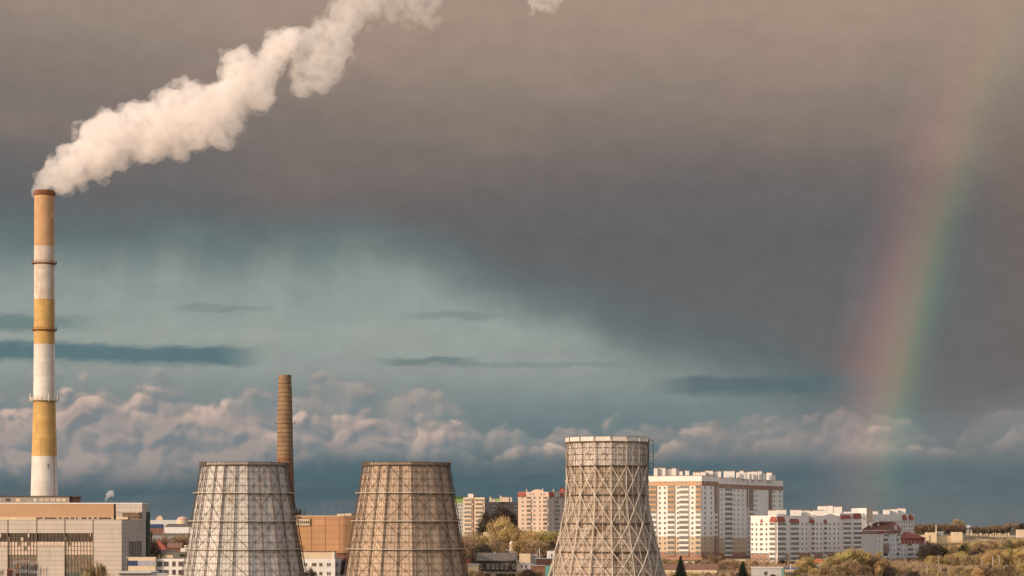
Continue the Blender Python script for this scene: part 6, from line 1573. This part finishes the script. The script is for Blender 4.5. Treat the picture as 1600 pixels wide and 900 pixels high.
# ------------------------------------------------------------------ smoke: a billowed closed shell filled with scattering vapour
def smoke(name, puffs, D, dens, label, vox, disp, seed, base, sub=7, thick=.9, ragged=None, parent=None, grow=1.0):
    rr = random.Random(seed); k = D / F; bm = bmesh.new()
    def ball(c, r):
        bmesh.ops.create_icosphere(bm, subdivisions=2, radius=r, matrix=Matrix.Translation(c))
    for (px, py, pr) in puffs:
        c = Vector((at(px, D), rr.uniform(-.25, .25) * pr * k, zat(py, D))); r = pr * k * grow
        ball(c, r)
        for i in range(sub):
            a = rr.uniform(0, 2 * math.pi); e = rr.uniform(-1.0, 1.1); d = Vector((math.cos(a) * math.cos(e), math.sin(a) * math.cos(e) * thick, math.sin(e)))
            q = r * rr.uniform(.28, .5); ball(c + d * (r * rr.uniform(.72, .98)), q)
    me = bpy.data.meshes.new(name); bm.to_mesh(me); bm.free()
    o = bpy.data.objects.new(name, me); C.objects.link(o)
    for v in me.vertices: v.co = (v.co.x - base[0], v.co.y, v.co.z - base[2])
    o.location = (base[0], D, base[2])
    m = o.modifiers.new('join', 'REMESH'); m.mode = 'VOXEL'; m.voxel_size = vox
    for (sz, st, ty) in disp:
        t = bpy.data.textures.new('billow', 'CLOUDS' if ty == 'c' else 'VORONOI'); t.noise_scale = sz
        if ty == 'c': t.noise_depth = 3
        else: t.distance_metric = 'DISTANCE'; t.noise_intensity = 1.0
        d = o.modifiers.new('billow', 'DISPLACE'); d.texture = t; d.strength = st; d.mid_level = .5 if ty == 'c' else .35; d.texture_coords = 'LOCAL'
        if ty == 'v': d.strength = -st
    m = o.modifiers.new('clean', 'REMESH'); m.mode = 'VOXEL'; m.voxel_size = vox * .85
    dg = bpy.context.evaluated_depsgraph_get(); ev = o.evaluated_get(dg)
    m2 = bpy.data.meshes.new_from_object(ev); o.modifiers.clear(); o.data = m2
    b2 = bmesh.new(); b2.from_mesh(m2); seen = set(); dead = []
    for v0 in b2.verts:
        if v0.index in seen: continue
        st = [v0]; seen.add(v0.index); isl = [v0]
        while st:
            w_ = st.pop()
            for e in w_.link_edges:
                o_ = e.other_vert(w_)
                if o_.index not in seen: seen.add(o_.index); st.append(o_); isl.append(o_)
        n_ = sum(((w_.normal).dot(w_.co - isl[0].co) for w_ in isl))
        if len(isl) < max(60, .03 * len(b2.verts)): dead += isl
    bmesh.ops.delete(b2, geom=dead, context='VERTS'); b2.to_mesh(m2); b2.free()
    m2.polygons.foreach_set('use_smooth', [True] * len(m2.polygons))
    vm = bpy.data.materials.new(name + '_vapour'); vm.use_nodes = True; nt = vm.node_tree; nt.nodes.clear(); g = G(nt)
    out = g.n('ShaderNodeOutputMaterial'); pv = g.n('ShaderNodeVolumePrincipled'); pv.inputs['Color'].default_value = (.998, .973, .962, 1); pv.inputs['Anisotropy'].default_value = 0.0
    pv.inputs['Density'].default_value = dens
    if ragged:
        tc = g.n('ShaderNodeTexCoord'); nn = g.noise(E(g, tc.outputs['Object']), ragged[0], 4, .6, .4, dim3=True)
        g.put(pv.inputs['Density'], g.ss(ragged[1], ragged[2], nn) * dens)
    nt.links.new(pv.outputs[0], out.inputs['Volume']); m2.materials.clear(); m2.materials.append(vm)
    if parent:
        o.parent = parent; o.location = Vector(o.location) - Vector(parent.location); o['kind'] = 'stuff'
    else: tag(o, label, 'smoke', None, 'stuff')
    return o
q = 1 / 2.6467
P1 = [(175, 778, 40), (200, 745, 45), (245, 735, 55), (262, 770, 42), (235, 690, 48), (300, 690, 70), (330, 735, 45), (285, 640, 50), (360, 640, 85), (400, 700, 55), (385, 560, 70), (440, 620, 90), (445, 510, 60), (490, 560, 95), (480, 650, 60), (540, 560, 95), (560, 480, 65), (590, 600, 75), (620, 500, 85), (650, 580, 85),
      (700, 530, 100), (705, 420, 65), (730, 610, 60), (770, 480, 105), (800, 400, 70), (815, 560, 75), (850, 500, 90), (870, 420, 75), (900, 560, 60), (930, 440, 90), (940, 590, 38), (980, 370, 85), (965, 260, 55), (1005, 230, 45), (1010, 310, 80), (960, 520, 50), (1080, 400, 66), (1075, 330, 68), (1100, 300, 60), (1120, 240, 60), (1085, 440, 34), (1105, 270, 50), (1130, 190, 50), (1160, 215, 48), (1115, 350, 30), (1200, 170, 52)]
P2 = [(1190, 200, 55), (1240, 160, 55), (1230, 230, 50), (1290, 180, 75), (1250, 300, 60), (1245, 360, 45), (1300, 300, 75), (1370, 230, 80), (1330, 350, 40), (1375, 310, 45), (1340, 130, 60), (1400, 150, 70), (1400, 60, 55), (1440, 210, 32), (1460, 90, 55), (1460, 20, 70), (1390, 20, 30), (1520, 20, 62), (1500, -60, 80), (1580, -70, 80), (1640, -120, 90)]
bx = at(69.3, 950)
base = (bx, 950, zat(298, 950))
pl = smoke('smoke_plume', [(a * q, b * q, c * q * .92) for a, b, c in P1], 950, .105, 'long cream smoke plume streaming up and right from the tall banded chimney', .7, ((9.0, 3.2, 'c'), (4.2, 3.0, 'c'), (1.7, 1.7, 'c')), 3, base)
smoke('vapour_fringe', [(a * q, b * q, c * q) for a, b, c in P1], 950, .10, None, .8, ((7.0, 5.0, 'c'), (2.6, 3.0, 'c')), 8, base, ragged=(.30, .40, .60), parent=pl, grow=1.08)
smoke('upper_plume', [(a * q, b * q, c * q * .90) for a, b, c in P2 + P1[-3:]], 950, .075, None, .8, ((9.0, 3.2, 'c'), (3.8, 2.6, 'c'), (1.6, 1.5, 'c')), 4, base, ragged=(.16, .30, .50), parent=pl)
smoke('vapour_fringe', [(a * q, b * q, c * q * 1.08) for a, b, c in P2], 950, .05, None, .9, ((8.0, 4.5, 'c'), (2.8, 2.8, 'c')), 9, base, ragged=(.26, .44, .64), parent=pl)
smoke('torn_wisp', [(605, 8, 26), (632, 2, 30), (655, 12, 26), (672, 28, 16), (678, 42, 8), (640, 32, 16), (660, -20, 40), (598, 30, 12), (575, 45, 9)], 956, .09, None, .85, ((6.0, 3.4, 'c'), (2.2, 2.2, 'c')), 5, base, ragged=(.22, .40, .62), parent=pl)
smoke('smoke_puff', [(838, 4, 14), (852, 8, 14), (862, -4, 16), (830, 20, 6), (864, 16, 8)], 956, .11, 'small detached puff of smoke at the top edge', .6, ((5.0, 2.6, 'c'), (2.0, 2.0, 'c')), 6, base, ragged=(.4, .36, .6))
smoke('steam_puff', [(165.2, 783, 1.6), (166, 779.5, 2.2), (168, 776, 3.4), (171, 772, 4.6), (174, 770, 4.6), (176, 774, 3.0), (170.5, 768.5, 3)], 905, .35, 'little steam puff rising behind the power station roof', .22, ((2.0, .9, 'c'), (.8, .6, 'c')), 7, (at(166, 905), 905, zat(786, 905)), 5)
